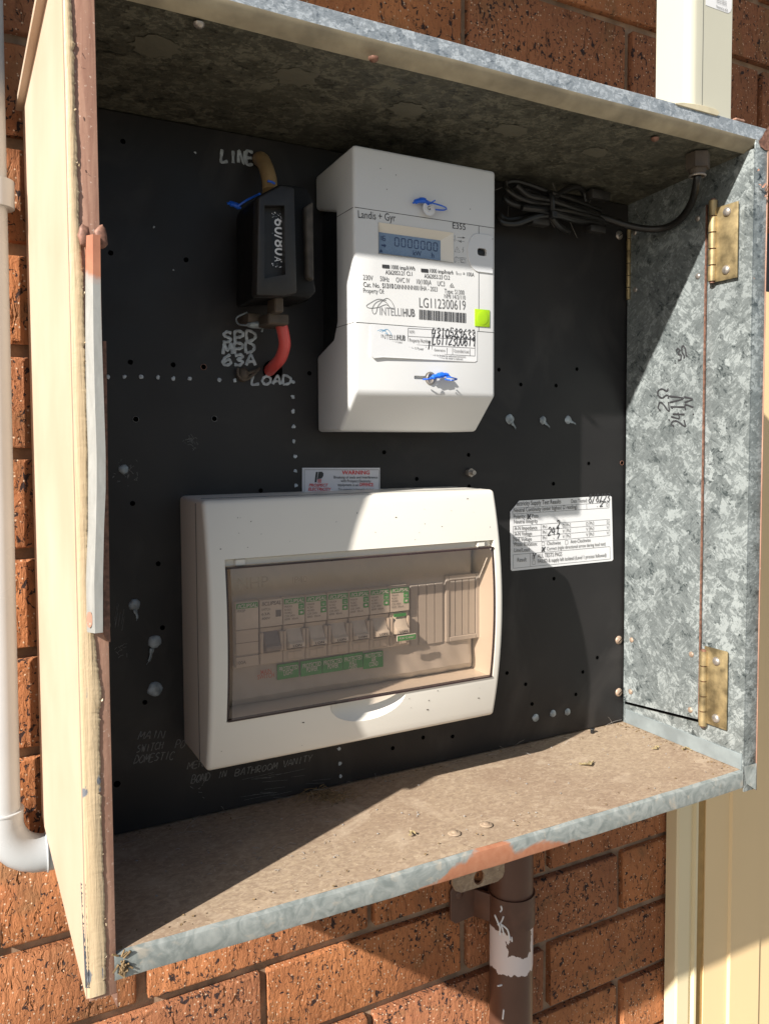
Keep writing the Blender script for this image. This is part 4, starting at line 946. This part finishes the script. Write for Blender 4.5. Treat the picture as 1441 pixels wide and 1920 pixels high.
m = MB(); m.box(fx0, fx0 + .0035, IY - .003, IY, fz0, fz1, .0005, 1); m.box(fx1 - .004, fx1, IY - .003, IY, fz0, fz1, .0005, 1); m.box(fx0 + .0036, fx1 - .0041, IY - .003, IY, fz1 - .004, fz1, .0005, 1); m.box(fx0 + .0036, fx1 - .0041, IY - .003, IY, fz0, fz0 + .004, .0005, 1); link('blanking_frame', m, M_inner, db)
slats(fx0 + .0037, fx1 - .0042, 4, fz0 + .0042, fz1 - .0042, IY - .0001, db, 'blanking_strip')
m = MB(); m.disc(W(904, 1139, IY - .0008), (0, -1, 0), .0032, 16); link('screw_hole', m, M_toggle, db)
# circuit labels stuck below the breakers
zE = lambda x, y, c: W(400 + x / 4.803, 1020 + y / 4.803, c)
LY = IY - .0025
def clabel(x0, x1, yt, lines, green, mat_, dark=False):
    m = MB(); sl = -.155
    q = [zE(x0, yt, LY), zE(x1, yt + sl * (x1 - x0), LY), zE(x1, yt + 135 + sl * (x1 - x0), LY), zE(x0, yt + 135, LY)]
    if green: m.add(q + [v + Vector((0, .0015, 0)) for v in q], [(0, 1, 2, 3)] + [(i, 4 + i, 4 + (i + 1) % 4, (i + 1) % 4) for i in range(4)]); par = link('circuit_label', m, mat_, db)
    else: par = db
    t = MB()
    for i, (s, a, b) in enumerate(lines):
        y0 = yt + 62 + i * 40; txt(t, s, zE(x0 + a, y0 + sl * a, LY - .0003), zE(x0 + b, y0 + sl * b, LY - .0003), .0036, bold=.006)
    link('lettering', t, M_paper if green else M_redd, par)
clabel(398, 560, 1118, [('MAIN', 28, 125), ('SWITCH', 0, 150)], False, None)
clabel(578, 768, 1090, [('PROTECTED', 14, 182), ('LIGHT', 55, 140)], True, M_green)
clabel(788, 978, 1060, [('PROTECTED', 16, 180), ('POWER', 50, 150)], True, M_green)
clabel(985, 1165, 1030, [('PROTECTED', 8, 172), ('POWER', 45, 140)], True, M_green)
clabel(1170, 1345, 1000, [('PROTECTED', 10, 165), ('WALL', 50, 120), ('OVEN', 50, 120)], True, M_green)
zG = lambda x, y, c: W(650 + x / 4.803, 1020 + y / 4.803, c)
m = MB(); q = [zG(150, 988, LY), zG(325, 962, LY), zG(327, 1105, LY), zG(152, 1128, LY)]; m.add(q + [v + Vector((0, .0015, 0)) for v in q], [(0, 1, 2, 3)] + [(i, 4 + i, 4 + (i + 1) % 4, (i + 1) % 4) for i in range(4)]); par = link('circuit_label', m, M_green, db)
t = MB()
for s, a, b in [('PROTECTED', (165, 1030), (315, 1008)), ('AIR', (220, 1062), (262, 1056)), ('COND', (200, 1104), (280, 1092))]: txt(t, s, zG(*a, LY - .0003), zG(*b, LY - .0003), .0036, bold=.006)
link('lettering', t, M_paper, par)
# tinted window
mb = MB(); zs2 = np.linspace(OZ0 + .0006, OZ1 - .0062, 26); wx = [OX0 + .0012, OX0 + .0035, OX1 - .0035, OX1 - .0012]
for (dy, flip) in ((0, False), (.0022, True)):
    vs = []; fs = []
    for z in zs2:
        for i, x in enumerate(wx): vs.append((x, yfr(z) - .0006 + dy + (.002 if i in (0, 3) else 0), z))
    for j in range(len(zs2) - 1):
        for i in range(3):
            f = (j * 4 + i, j * 4 + i + 1, (j + 1) * 4 + i + 1, (j + 1) * 4 + i); fs.append(f[::-1] if flip else f)
    if not flip: mb.add(vs, fs, True)
win = link('window', mb, M_glass, db)
mb = MB()
zt_, zb_ = zs2[-1], zs2[0]
for z in (zt_, zb_): mb.box(wx[0], wx[3], yfr(z) - .0008, yfr(z) + .0035, z - .0006, z + .0006)
for x in (wx[0], wx[3]):
    mb.tube([(x, yfr(z) + .0018, z) for z in zs2], .0008, 6, False)
link('window_edge', mb, plain('window_edge_dark', (.035, .018, .02), .3), win)
mb = MB(); a = zE(205, 385, .0748); b = zE(500, 345, .0748)
zt3 = .1945
txt(mb, 'NHP', Vector((W(443, 1100, .0755).x, yfr(zt3) - .0012, zt3)), Vector((W(500, 1092, .0755).x, yfr(zt3) - .0012, zt3)), .0085, off=0); txt(mb, 'IP40', Vector((W(545, 1090, .0755).x, yfr(zt3) - .0012, zt3 + .001)), Vector((W(572, 1088, .0755).x, yfr(zt3) - .0012, zt3 + .001)), .005, off=0)
def embm():
    M = Mat('embossed_tint', .3); M.set('Base Color', (.16, .115, .105)); M.set('Alpha', .12); return M.m
link('embossed_mark', mb, embm(), win)

mb = MB(); rg = random.Random(77)
for k in range(34):
    x = rg.uniform(EX0 + .006, EX1 - .01); z = rg.choice([rg.uniform(.219, .252), rg.uniform(.066, .096)]); rr = rg.uniform(.0002, .0005)
    if abs(x - gx) < .036 and z < .1: continue
    mb.disc((x, yfr(z) - .0003, z), (0, -1, 0), rr, 7, .4, rg.uniform(.6, 2.2), 1)
link('scuffs', mb, M_dustbrown, db)['kind'] = 'stuff'
# breakers
PX = [.1044, .1233, .1417, .1602, .1788, .1973, .2158, .2343]
names = ['blank 100A connector block, first from the left behind the window', 'two tone main switch with dark grey lever, second from the left', 'green marked breaker, third from the left and above the LIGHT label', 'green marked breaker above the first POWER label, fourth from the left', 'green marked breaker, fifth from the left in the window', 'green marked breaker in the sunlit half, sixth from the left', 'green marked breaker in the sunlit half, next to the last of the row', 'last breaker of the row with a green tag on its lever']
BY = .093
def breaker(i, x0):
    wdt = .0181; zt = .1812 - .0035 * (1 if i > 1 else 0) * 0; zb = .1315
    t = thing('circuit_breaker', names[i], 'circuit breaker', (x0, IY, zb), 'circuit breakers in a row')
    m = MB(); m.box(x0, x0 + wdt, BY + .004, IY + .012, zb, zt, .0005, 1); m.box(x0, x0 + wdt, BY + .001, BY + .0042, zb, .1405, .0006, 1); m.box(x0, x0 + wdt, BY + .001, BY + .0042, .1600, zt, .0006, 1); link('body', m, M_brk, t)
    m = MB(); m.box(x0 + .0004, x0 + wdt - .0004, BY + .0005, BY + .001, .1605, zt - .0006); lb = link('face_label', m, M_brkl, t)
    m = MB()
    if i != 1: m.box(x0 + .0008, x0 + wdt - .0008, BY + .0001, BY + .0005, zt - .0052, zt - .0012)
    if i > 1:
        m.box(x0 + wdt - .0055, x0 + wdt - .001, BY + .0001, BY + .0005, zt - .0098, zt - .0058); m.box(x0 + wdt - .0055, x0 + wdt - .001, BY + .0001, BY + .0005, zt - .0146, zt - .0106)
    if m.v: link('green_mark', m, M_green, t)
    m = MB(); m2 = MB(); n_ = (0, -1, 0)
    txt(m if i == 1 else m2, 'IICLIPSAL', (x0 + .0014, BY, zt - .0046), (x0 + wdt - .0014, BY, zt - .0046), .0029, bold=.012, shear=.25)
    if i > 1:
        for k, s in enumerate(['MAX9', 'RCBO', 'MX9R3', 'C20 240V', '6000  30mA']):
            L = [.006, .0052, .0058, .0085, .011][k]; txt(m, s, (x0 + .0012, BY + .0003, zt - .0080 - k * .0024), (x0 + .0012 + L, BY + .0003, zt - .0080 - k * .0024), .0016)
        m2.box(x0 + wdt - .0044, x0 + wdt - .0022, BY - .0001, BY, zt - .0088, zt - .0084); m2.box(x0 + wdt - .0046, x0 + wdt - .002, BY - .0001, BY, zt - .0076, zt - .0073); m2.box(x0 + wdt - .0044, x0 + wdt - .0022, BY - .0001, BY, zt - .0134, zt - .0118)
    elif i == 1:
        for k, s in enumerate(['SWITCH', '63A', '400V']): txt(m, s, (x0 + .0012, BY + .0003, zt - .0085 - k * .0034), (x0 + .008, BY + .0003, zt - .0085 - k * .0034), .002)
        m.box(x0 + wdt - .0055, x0 + wdt - .0015, BY + .0001, BY + .0005, zt - .014, zt - .009)
    else:
        txt(m, 'MX2P', (x0 + .0012, BY + .0003, zt - .0078), (x0 + .0075, BY + .0003, zt - .0078), .002); txt(m, '100A', (x0 + .0006, BY + .0003, .1345), (x0 + .0075, BY + .0003, .1345), .0026)
        m.box(x0, x0 + wdt, BY + .0008, BY + .001, .1500, .1503); m.box(x0, x0 + wdt, BY + .0008, BY + .001, .1398, .1401)
    if m.v: link('printing', m, M_inkg, t)
    if m2.v: link('printing', m2, M_paper, t)
    if i == 0:
        m = MB(); m.box(x0 + .0002, x0 + wdt - .0002, BY + .001, BY + .0045, .1407, .1598, .0005, 1); link('front_cover', m, M_brk, t)
    else:
        m = MB(); m.prism([(BY + .0045, .1597), (BY + .0018, .1592), (BY + .0035, .1540), (BY + .0045, .1520)], 'x', x0 + .0006, x0 + wdt - .0006); m.box(x0, x0 + .0026, BY - .0006, BY + .0042, .1406, .1560, .0009, 2); m.box(x0 + wdt - .0026, x0 + wdt, BY - .0006, BY + .0042, .1406, .1560, .0009, 2)
        link('rocker_frame', m, M_brk, t)
        m = MB(); up_ = True
        m.prism([(BY + .0042, .1590), (BY - .0020, .1475), (BY - .0052, .1465), (BY - .0054, .1428), (BY + .0042, .1410)], 'x', x0 + .0030, x0 + wdt - .0030, .0006, 2); tg = link('lever', m, M_toggle if i == 1 else M_lever, t)
        if i != 1:
            m = MB(); txt(m, 'I.ON', (x0 + .0055, BY - .0056, .1437), (x0 + .0125, BY - .0056, .1440), .0018, bold=.02); m.box(x0 + .0036, x0 + wdt - .0036, BY - .0056, BY - .0054, .1429, .14315); link('printing', m, M_ink, tg)
            m = MB(); m.box(x0 + .0030, x0 + wdt - .0030, BY + .0002, BY + .001, .1330, .1390, .0004, 1)
            m.box(x0 + .0086, x0 + .0089, BY - .0002, BY + .0002, .1330, .1390); link('test_button', m, M_brk, t)
        if i == 7:
            m = MB(); m.box(x0 + .0015, x0 + wdt + .0015, BY - .0078, BY - .0068, .1375, .1425, .0004, 1); tgg = link('green_tag', m, M_paper, t)
            m = MB(); m.box(x0 + .0021, x0 + wdt + .0009, BY - .0080, BY - .0078, .1380, .1420); link('green_face', m, M_green, tgg)
            m = MB(); txt(m, 'PUSH TO RESET', (x0 + .0036, BY - .0082, .1393), (x0 + wdt - .0008, BY - .0082, .1393), .0016, bold=.01); link('printing', m, M_paper, tgg)
            m = MB(); m.box(x0 + .0034, x0 + wdt - .0034, BY + .0000, BY + .0008, .1560, .1585); link('green_mark', m, M_green, t)
    return t
for i, x0 in enumerate(PX): breaker(i, x0)

# ================================================================ STICKERS ON THE BOARD
zW = lambda x, y, d=0.: W(320 + x / 3.6025, 860 + y / 3.6025, YP - .0010 - d)
ws = thing('warning_sticker', 'small white WARNING sticker with red and black logo above the breaker enclosure', 'sticker', tuple(zW(1150, 240)))
mb = MB(); q = [zW(889, 62), zW(1412, 62), zW(1412, 262), zW(889, 270)]; mb.add(q + [v + Vector((0, .0009, 0)) for v in q], [(0, 1, 2, 3)] + [(i, 4 + i, 4 + (i + 1) % 4, (i + 1) % 4) for i in range(4)]); link('paper', mb, M_paper2, ws)
k = MB(); r = MB(); e = .0002
pline(k, [zW(903, 75, e), zW(1405, 75, e), zW(1405, 225, e), zW(903, 227, e)], .0003, True)
for s, a, b, h, bo in [('Breaking of seals and interference', (1100, 134), (1395, 134), .0024, .003), ('with Prospect Electricity', (1148, 158), (1350, 160), .0024, .003), ('equipment is an', (1128, 184), (1266, 186), .0024, .003), ('This equipment is frequently checked', (1130, 212), (1366, 213), .0017, .003)]: txt(k, s, zW(*a, e), zW(*b, e), h, bold=bo)
for s, a, b, h in [('WARNING', (1155, 106), (1342, 106), .0034), ('OFFENCE.', (1273, 185), (1370, 186), .0029)]: txt(r, s, zW(*a, e), zW(*b, e), h, bold=.02)
for s, a, b in [('PROSPECT', (933, 188), (1062, 188)), ('ELECTRICITY', (928, 215), (1083, 216))]: txt(r, s, zW(*a, e), zW(*b, e), .0025, bold=.02, shear=.25)
k.add([zW(x, y, e) for x, y in [(972, 160), (980, 90), (994, 88), (984, 160)]], [(0, 1, 2, 3)]); k.add([zW(x, y, e) for x, y in [(990, 140), (999, 88), (1022, 88), (1032, 100), (1030, 118), (1018, 134), (1000, 136)]], [tuple(range(7))])
for j in range(3): r.add([zW(x, y + j * 8, e * 1.5) for x, y in [(992, 140), (1018, 140), (1017, 145), (991, 145)]], [(0, 1, 2, 3)])
pline(k, [zW(905, 250, e), zW(1405, 244, e)], .0005)
link('printing', k, M_ink, ws); link('red_printing', r, M_red, ws)

zT = lambda x, y, d=0.: W(930 + x / 5.5423, 910 + y / 5.5423, YP - .0007 - d)
ts = thing('test_results_sticker', 'large white test results sticker with ruled table and black handwriting on the board', 'sticker', tuple(zT(650, 880)))
mb = MB(); C = [(145, 275), (238, 160), (1180, 108), (1196, 120), (1212, 770), (1200, 785), (165, 890), (150, 878)]; q = [zT(x, y) for x, y in C]; n = len(q)
mb.add(q + [v + Vector((0, .0006, 0)) for v in q], [tuple(range(n))] + [(i, n + i, n + (i + 1) % n, (i + 1) % n) for i in range(n)]); link('paper', mb, M_paper, ts)
k = MB(); e = .0002
def lt(a, b, wd=.0003): pline(k, [zT(*a, e), zT(*b, e)], wd)
for a, b in [((190, 238), (1172, 178)), ((170, 298), (1168, 234)), ((1172, 178), (1168, 234)), ((935, 192), (938, 250)), ((175, 425), (1175, 352)), ((175, 485), (1175, 408)), ((175, 545), (1175, 465)), ((175, 605), (1175, 522)), ((175, 425), (175, 605)), ((462, 405), (466, 582)), ((718, 386), (720, 560)), ((960, 368), (962, 540)), ((1175, 352), (1177, 522)), ((175, 722), (1178, 636)), ((175, 862), (1182, 765)), ((175, 722), (175, 862)), ((350, 708), (354, 846)), ((1178, 636), (1182, 765)), ((168, 262), (170, 298))]: lt(a, b)
for s, a, b, h, bo in [('ectricity Supply Test Results', (210, 212), (670, 188), .0044, .012), ('Date Tested:', (775, 184), (940, 174), .0040, .004), ('Neutral Continuity (enter highest Ω reading)', (178, 280), (836, 240), .0042, .006), ('Ω', (1138, 222), (1158, 220), .0036, 0), ('Polarity:', (178, 346), (300, 338), .0040, .004), ('Pass', (368, 338), (434, 334), .0040, .004), ('Neutral Integrity', (178, 396), (426, 386), .0040, .004),
  ('A-N Impedance', (184, 466), (420, 456), .0040, .004), ('A-N Voltage', (184, 524), (366, 518), .0040, .004), ('N-E Voltage', (184, 584), (364, 574), .0040, .004), ('Phase Rotation:', (184, 634), (420, 624), .0040, .004), ('Line/Load:', (184, 694), (350, 686), .0040, .004), ('Clockwise', (520, 620), (664, 612), .0038, .002), ('Anti-Clockwise', (766, 602), (975, 584), .0038, .002), ('Correct (right directional arrow during load test)', (520, 676), (1130, 622), .0036, .002), ('ALL TESTS PASS', (426, 752), (678, 732), .0042, .004), ('FAILED & supply left isolated (Level 1 process followed)', (428, 808), (1138, 740), .0038, .004), ('Result', (216, 796), (312, 790), .0042, .004)]: txt(k, s, zT(*a, e), zT(*b, e), h, bold=bo)
for x, n_, dy in ((478, 'Ph1', 0), (728, 'Ph2', -20), (968, 'Ph3', -38)):
    for j, u in enumerate(('Ω', 'V', 'V')):
        y = 448 + 57 * j + dy; txt(k, n_, zT(x, y, e), zT(x + 42, y - 3, e), .0034); xx = {478: 684, 728: 928, 968: 1143}[x]; txt(k, u, zT(xx, y - 12, e), zT(xx + 20, y - 13, e), .0034)
for (x, y) in [(320, 308), (470, 590), (714, 574), (470, 648), (372, 730), (374, 785)]: pline(k, [zT(x, y, e), zT(x + 28, y - 2, e), zT(x + 28, y + 36, e), zT(x, y + 38, e)], .0003, True)
link('printing', k, M_inkg, ts)
h_ = MB()
for s, a, b, hh in [('8/8/23', (952, 182), (1180, 168), .0082), ('.2', (1030, 226), (1110, 220), .0058), ('x', (316, 352), (362, 350), .0062), ('.2', (580, 445), (660, 440), .0078), ('241', (530, 518), (655, 508), .0078), ('.7', (575, 556), (660, 550), .0050), ('x', (466, 690), (508, 688), .0058), ('Y', (370, 770), (410, 768), .0062)]:
    h_ = MB(); hand(h_, s, zT(*a), zT(*b), hh, .0009, off=.0004, puff=.05, jit=.15); link('handwriting', h_, M_ink, ts)

wb = MB(); rg = random.Random(31)
for k in range(7):
    x = rg.uniform(.37, .53); p = Vector((x, rg.uniform(.12, .146), rg.uniform(.530, .543))); q = Vector((x + rg.uniform(-.05, .05), .1462, rg.uniform(.50, .535)))
    wb.tube([p, p.lerp(q, .5) + Vector((0, -.002, -.003)), q], .00013, 3)
for k in range(30):
    q = Vector((rg.uniform(.0, .54), rg.uniform(.125, .146), .0012)); d = Vector((rg.uniform(-.02, .02), rg.uniform(-.012, .0), rg.uniform(0, .012)))
    wb.tube([q, q + d * .5 + Vector((0, 0, .001)), q + d], .00013, 3)
tag(link('cobweb', wb, M_web, None, (.3, .14, .3)), 'thin cobweb threads along the top and bottom edges of the black board', 'cobweb', None, 'stuff')
# ================================================================ OUTSIDE PARTS
# white conduit at the left
cdt = thing('white_conduit', 'white plastic conduit with clamp and elbow running down left of the box', 'conduit', (-.05, .242, -.06))
mb = MB(); mb.cyl((-.0385, .243, 1.5), (-.0475, .243, -.012), .0130, 28); link('pipe', mb, M_pvc, cdt)
zc1, zc0 = W(20, 333, .23).z, W(20, 385, .23).z
mb = MB(); mb.cyl((-.0415, .243, zc0), (-.0412, .243, zc1), .0152, 28); mb.box(-.080, -.041, .2555, .2635, zc0, zc1, .001, 1); link('clamp', mb, M_pvc, cdt)
mb = MB(); ze = W(20, 1530, .23).z; zax = W(85, 1606, .235).z
P = [(-.0475, .243, ze)] + [(-.0475, .243, ze - .012)] + [(-.0475 + .032 * (1 - math.cos(t)), .243, zax + .032 * (1 - math.sin(t))) for t in np.linspace(.1, math.pi / 2, 7)] + [(.005, .243, zax)]
mb.tube(P, .0152, 28, False); el = link('elbow', mb, M_pvc, cdt)
mb = MB(); mb.tube([(-.0475, .243, ze - .0006), (-.0475, .243, ze + .0006)], .0158, 28, False); mb.tube([(-.0155, .243 + .0157 * math.cos(t), zax + .0157 * math.sin(t)) for t in np.linspace(0, 6.283, 25)], .0009, 6, False); link('mould_ridge', mb, M_pvc, el)
mb = MB(); mb.tube([(.005, .243, zax), (.03, .243, zax), (.04, .255, zax), (.04, .30, zax)], .013, 20); link('pipe', mb, M_pvc, cdt)
# brown conduit below
bp = thing('brown_conduit', 'brown painted pipe with flaking white paint band below the meter box', 'pipe', (.469, .240, -.2))
BRX, BRY, BRR = .469, .240, .0245
z_b0 = W(957, 1842, BRY - BRR).z; z_b1 = W(957, 1765, BRY - BRR).z
# rebuild the material with the band at the right height (local to the pipe's base at z = -.2)
BZ0 = z_b0 + .2 + .002; BZ1 = z_b1 + .2 + .004
M_bpipe = brown_pipe_mat()
mb = MB(); mb.cyl((BRX, BRY, -1.38), (BRX, BRY, -.05), BRR, 40); link('pipe', mb, M_bpipe, bp)
zs1, zs0 = W(957, 1697, BRY - BRR).z, W(957, 1755, BRY - BRR).z
mb = MB(); mb.cyl((BRX, BRY, zs0), (BRX, BRY, zs1), BRR + .0022, 40)
ear = [(BRX - .015, zs1 - .001), (BRX - .034, zs1 + .008), (BRX - .050, zs1 + .013), (BRX - .061, zs1 + .012), (BRX - .067, zs1 + .004), (BRX - .067, zs0 + .006), (BRX - .060, zs0 + .0), (BRX - .036, zs0 + .002), (BRX - .020, zs0)]
mb.prism(ear, 'y', .2625, .2665, .0008, 1); link('saddle_clamp', mb, M_bpipe2, bp)
mb = MB(); mb.prism([(BRX - .034, BRY + .026), (BRX - .036, BRY + .0225), (BRX - .0255, BRY + .004), (BRX - .020, BRY + .006)], 'z', zs0 + .002, zs1 - .001, .0005, 1); link('saddle_web', mb, M_bpipe2, bp)
mb = MB(); mb.dome((BRX - .0555, .2625, zs1 - .002), (0, -1, 0), .005, .002, 14); link('screw', mb, M_bpipe2, bp)
mb = MB()
zF = lambda x, y: W(820 + x / 5.333, 1560 + y / 5.333, BRY - BRR - .0025)
for P in [[(570, 830), (600, 900), (622, 960), (620, 1030)], [(658, 845), (640, 890), (625, 910), (600, 930)], [(630, 920), (690, 970), (710, 1020), (722, 1080)], [(632, 930), (650, 980), (660, 1030)], [(738, 1050), (742, 1095)], [(632, 740), (640, 775), (622, 800)], [(660, 1775), (655, 1820), (650, 1870)], [(600, 1540), (640, 1530)]]:
    mb.tube([zF(x, y) for x, y in P], .0009, 6)
link('paint_drips', mb, M_paper, bp)
# fixing lug under the box
lg_ = MB(); LYY = .05
zH = lambda x, y: W(820 + x / 5.333, 1560 + y / 5.333, LYY)
C = [(130, 300), (150, 530), (180, 590), (235, 607), (600, 495), (650, 450), (667, 400), (667, 250)]
P = [(zH(x, y).x, min(zH(x, y).z, -.0165)) for x, y in C]; P[0] = (P[0][0], -.0160); P[-1] = (P[-1][0], -.0160)
lg_.prism(P, 'y', LYY, LYY + .002)
cl_ = MB(); pc_ = zH(415, 455); bm = bmesh.new(); bmesh.ops.create_cone(bm, cap_ends=True, segments=24, radius1=.0052, radius2=.0052, depth=.03)
bmesh.ops.rotate(bm, verts=bm.verts, cent=(0, 0, 0), matrix=Matrix.Rotation(R(90), 3, 'X'))
for v in bm.verts: v.co = Vector((pc_.x + v.co.x, LYY + v.co.y, pc_.z + v.co.z * 1.15))
cl_.bmadd(bm); link('fixing_lug', boolean(lg_, [cl_], M_shelf), M_shelf, box)
# antenna housing on top of the box
an = thing('antenna_housing', 'tall cream antenna housing standing on top of the meter box', 'antenna', (.495, .02, .5735))
ax0, ax1, ay0, ay1 = .4665, .5195, .0015, .0375
pr = [(ax0, ay1), (ax0, ay0 + .008)]
for t in np.linspace(0, math.pi / 2, 7): pr.append((ax0 + .0085 - .0085 * math.cos(t), ay0 + .008 - .008 * math.sin(t)))
pr += [(ax0 + .0150, ay0), (ax0 + .0155, ay0 + .0008), (ax1 - .0015, ay0 + .0008), (ax1, ay0 + .002), (ax1, ay1)]
pr2 = [p for i, p in enumerate(pr) if i == 0 or (Vector(p) - Vector(pr[i - 1])).length > 1e-5]
mb = MB(); mb.prism(pr2[::-1], 'z', .5737, .86); [mb.sm.__setitem__(i, True) for i in range(len(mb.sm))]; link('housing', mb, M_ant, an, auto=30)
mb = MB()
rr2 = random.Random(9)
vsl = [(1264, 194), (1280, 193), (1300, 196), (1318, 199), (1340, 206), (1346, 212), (1342, 219), (1325, 214), (1300, 207), (1280, 203), (1266, 199)]
P = [W(x, y, .0002) for x, y in vsl]; mb.prism([(p.x, max(p.z, .5715)) for p in P], 'y', -.0012, .004, .0003, 1); link('paint_seal', mb, plain('yellow_cream_sealant', (.56, .50, .35), .5), an)
mb = MB(); p = W(1375, 222, .003); mb.box(p.x, p.x + .012, .001, .02, .5737, .5757, .0006, 1); link('foot', mb, M_primer, an)
zJ = lambda x, y, d=0.: W(1220 + x / 6.398, y / 6.398, ay0 + .0006 - d)
mb = MB(); C = [(652, -60), (650, 60), (920, 160), (950, 140), (965, 100), (968, -60)]; q = [zJ(x, y) for x, y in C]; mb.add(q, [tuple(range(len(q)))]); sk = link('sticker', mb, M_paper, an)
mb = MB(); txt(mb, 'Powered by ACR', zJ(778, 88, .0003), zJ(915, 142, .0003), .0022, bold=.004)
for y in (8, 28, 48): txt(mb, 'antenna cable kit', zJ(780, y - 20, .0003), zJ(900, y + 22, .0003), .0013)
link('printing', mb, M_inkg, sk)

# ================================================================ LITTER ON THE SHELF
def leaf(px, py, L, label, ang):
    c = W(px, py, .0012, 2); m = MB(); N = 9; vs = []; fs = []
    for i in range(N):
        t = i / (N - 1); wd = L * .16 * math.sin(math.pi * t) + .0003; off = .0022 * math.sin(t * 7 + px); zz = .0006 + abs(.0018 * math.sin(t * 9 + px))
        d = Vector((math.cos(ang), math.sin(ang), 0)); s = Vector((-d.y, d.x, 0)); p = c + d * (t - .5) * L + s * off
        vs += [p + s * wd + Vector((0, 0, zz)), p + Vector((0, 0, zz * .4)), p - s * wd + Vector((0, 0, zz * 1.3))]
    for i in range(N - 1): a = i * 3; fs += [(a, a + 1, a + 4, a + 3), (a + 1, a + 2, a + 5, a + 4)]
    m.add(vs, fs, True); tag(link('dead_leaf', m, M_leaf, None, tuple(c)), label, 'leaf', 'dry leaves on the shelf')
leaf(1101, 1434, .016, 'curled dry leaf on the sunlit shelf, nearest the right side panel', -.1)
leaf(1286, 1406, .009, 'small dry leaf against the foot of the galvanised right side', -.8)
leaf(770, 1565, .006, 'tiny dry leaf in the middle of the sunlit shelf', .2)
leaf(1228, 1404, .007, 'thin dry leaf piece at the back right of the shelf', .0)
m = MB(); rg = random.Random(2)
for i in range(70):
    c = W(rg.uniform(566, 652), 0, .002, 2) if False else W(rg.gauss(612, 20), rg.gauss(1492, 6), .003, 2)
    d = Vector((rg.uniform(-1, 1), rg.uniform(-.4, .4), rg.uniform(-.1, .35))) * .009; m.tube([c - d, c + Vector((0, 0, .002)), c + d], .0003, 4)
tag(link('dry_grass_clump', m, M_grass, None, tuple(W(612, 1492, .001, 2))), 'clump of dry grass on the shelf under the breaker enclosure', 'dry grass', None, 'stuff')
m = MB()
for i in range(60):
    c = W(rg.uniform(330, 640), rg.uniform(1520, 1650), .0006, 2); d = Vector((rg.uniform(-1, 1), rg.uniform(-1, 1), 0)) * rg.uniform(.0006, .003); m.tube([c - d, c + d * .2 + Vector((0, 0, .0006)), c + d], .00018, 4)
for i in range(70):
    c = W(rg.uniform(240, 1300), 0, .0, 2) if False else Vector((rg.uniform(.02, .53), rg.uniform(.01, .14), .0006)); m.dome(c, (0, 0, 1), rg.uniform(.0003, .0009), .0006, 6, .4)
g2 = MB()
for i in range(420):
    t = rg.random()
    if t < .45: c = Vector((rg.uniform(.0, .54), .146 - abs(rg.gauss(0, .006)), .0006))
    elif t < .8: c = Vector((.544 - abs(rg.gauss(0, .007)), rg.uniform(.004, .146), .0006))
    else: c = Vector((rg.uniform(.0, .54), rg.uniform(.004, .02), .0005))
    a = rg.uniform(0, 6.28); l = rg.uniform(.0003, .0016); d = Vector((math.cos(a), math.sin(a), rg.uniform(0, .4))) * l
    e_ = Vector((-d.y, d.x, .0002)) * rg.uniform(.2, .7); g2.add([c - d, c - e_, c + d, c + e_ + Vector((0, 0, .0004))], [(0, 1, 2, 3)])
tag(link('dust_litter', g2, M_grass, None, (.4, .1, .0005)), 'brown dust and leaf fragments gathered along the edges of the shelf', 'debris', None, 'stuff')
tag(link('crumbs', m, M_web, None, (.25, .07, .0005)), 'pale crumbs and web threads scattered over the dusty shelf', 'debris', None, 'stuff')
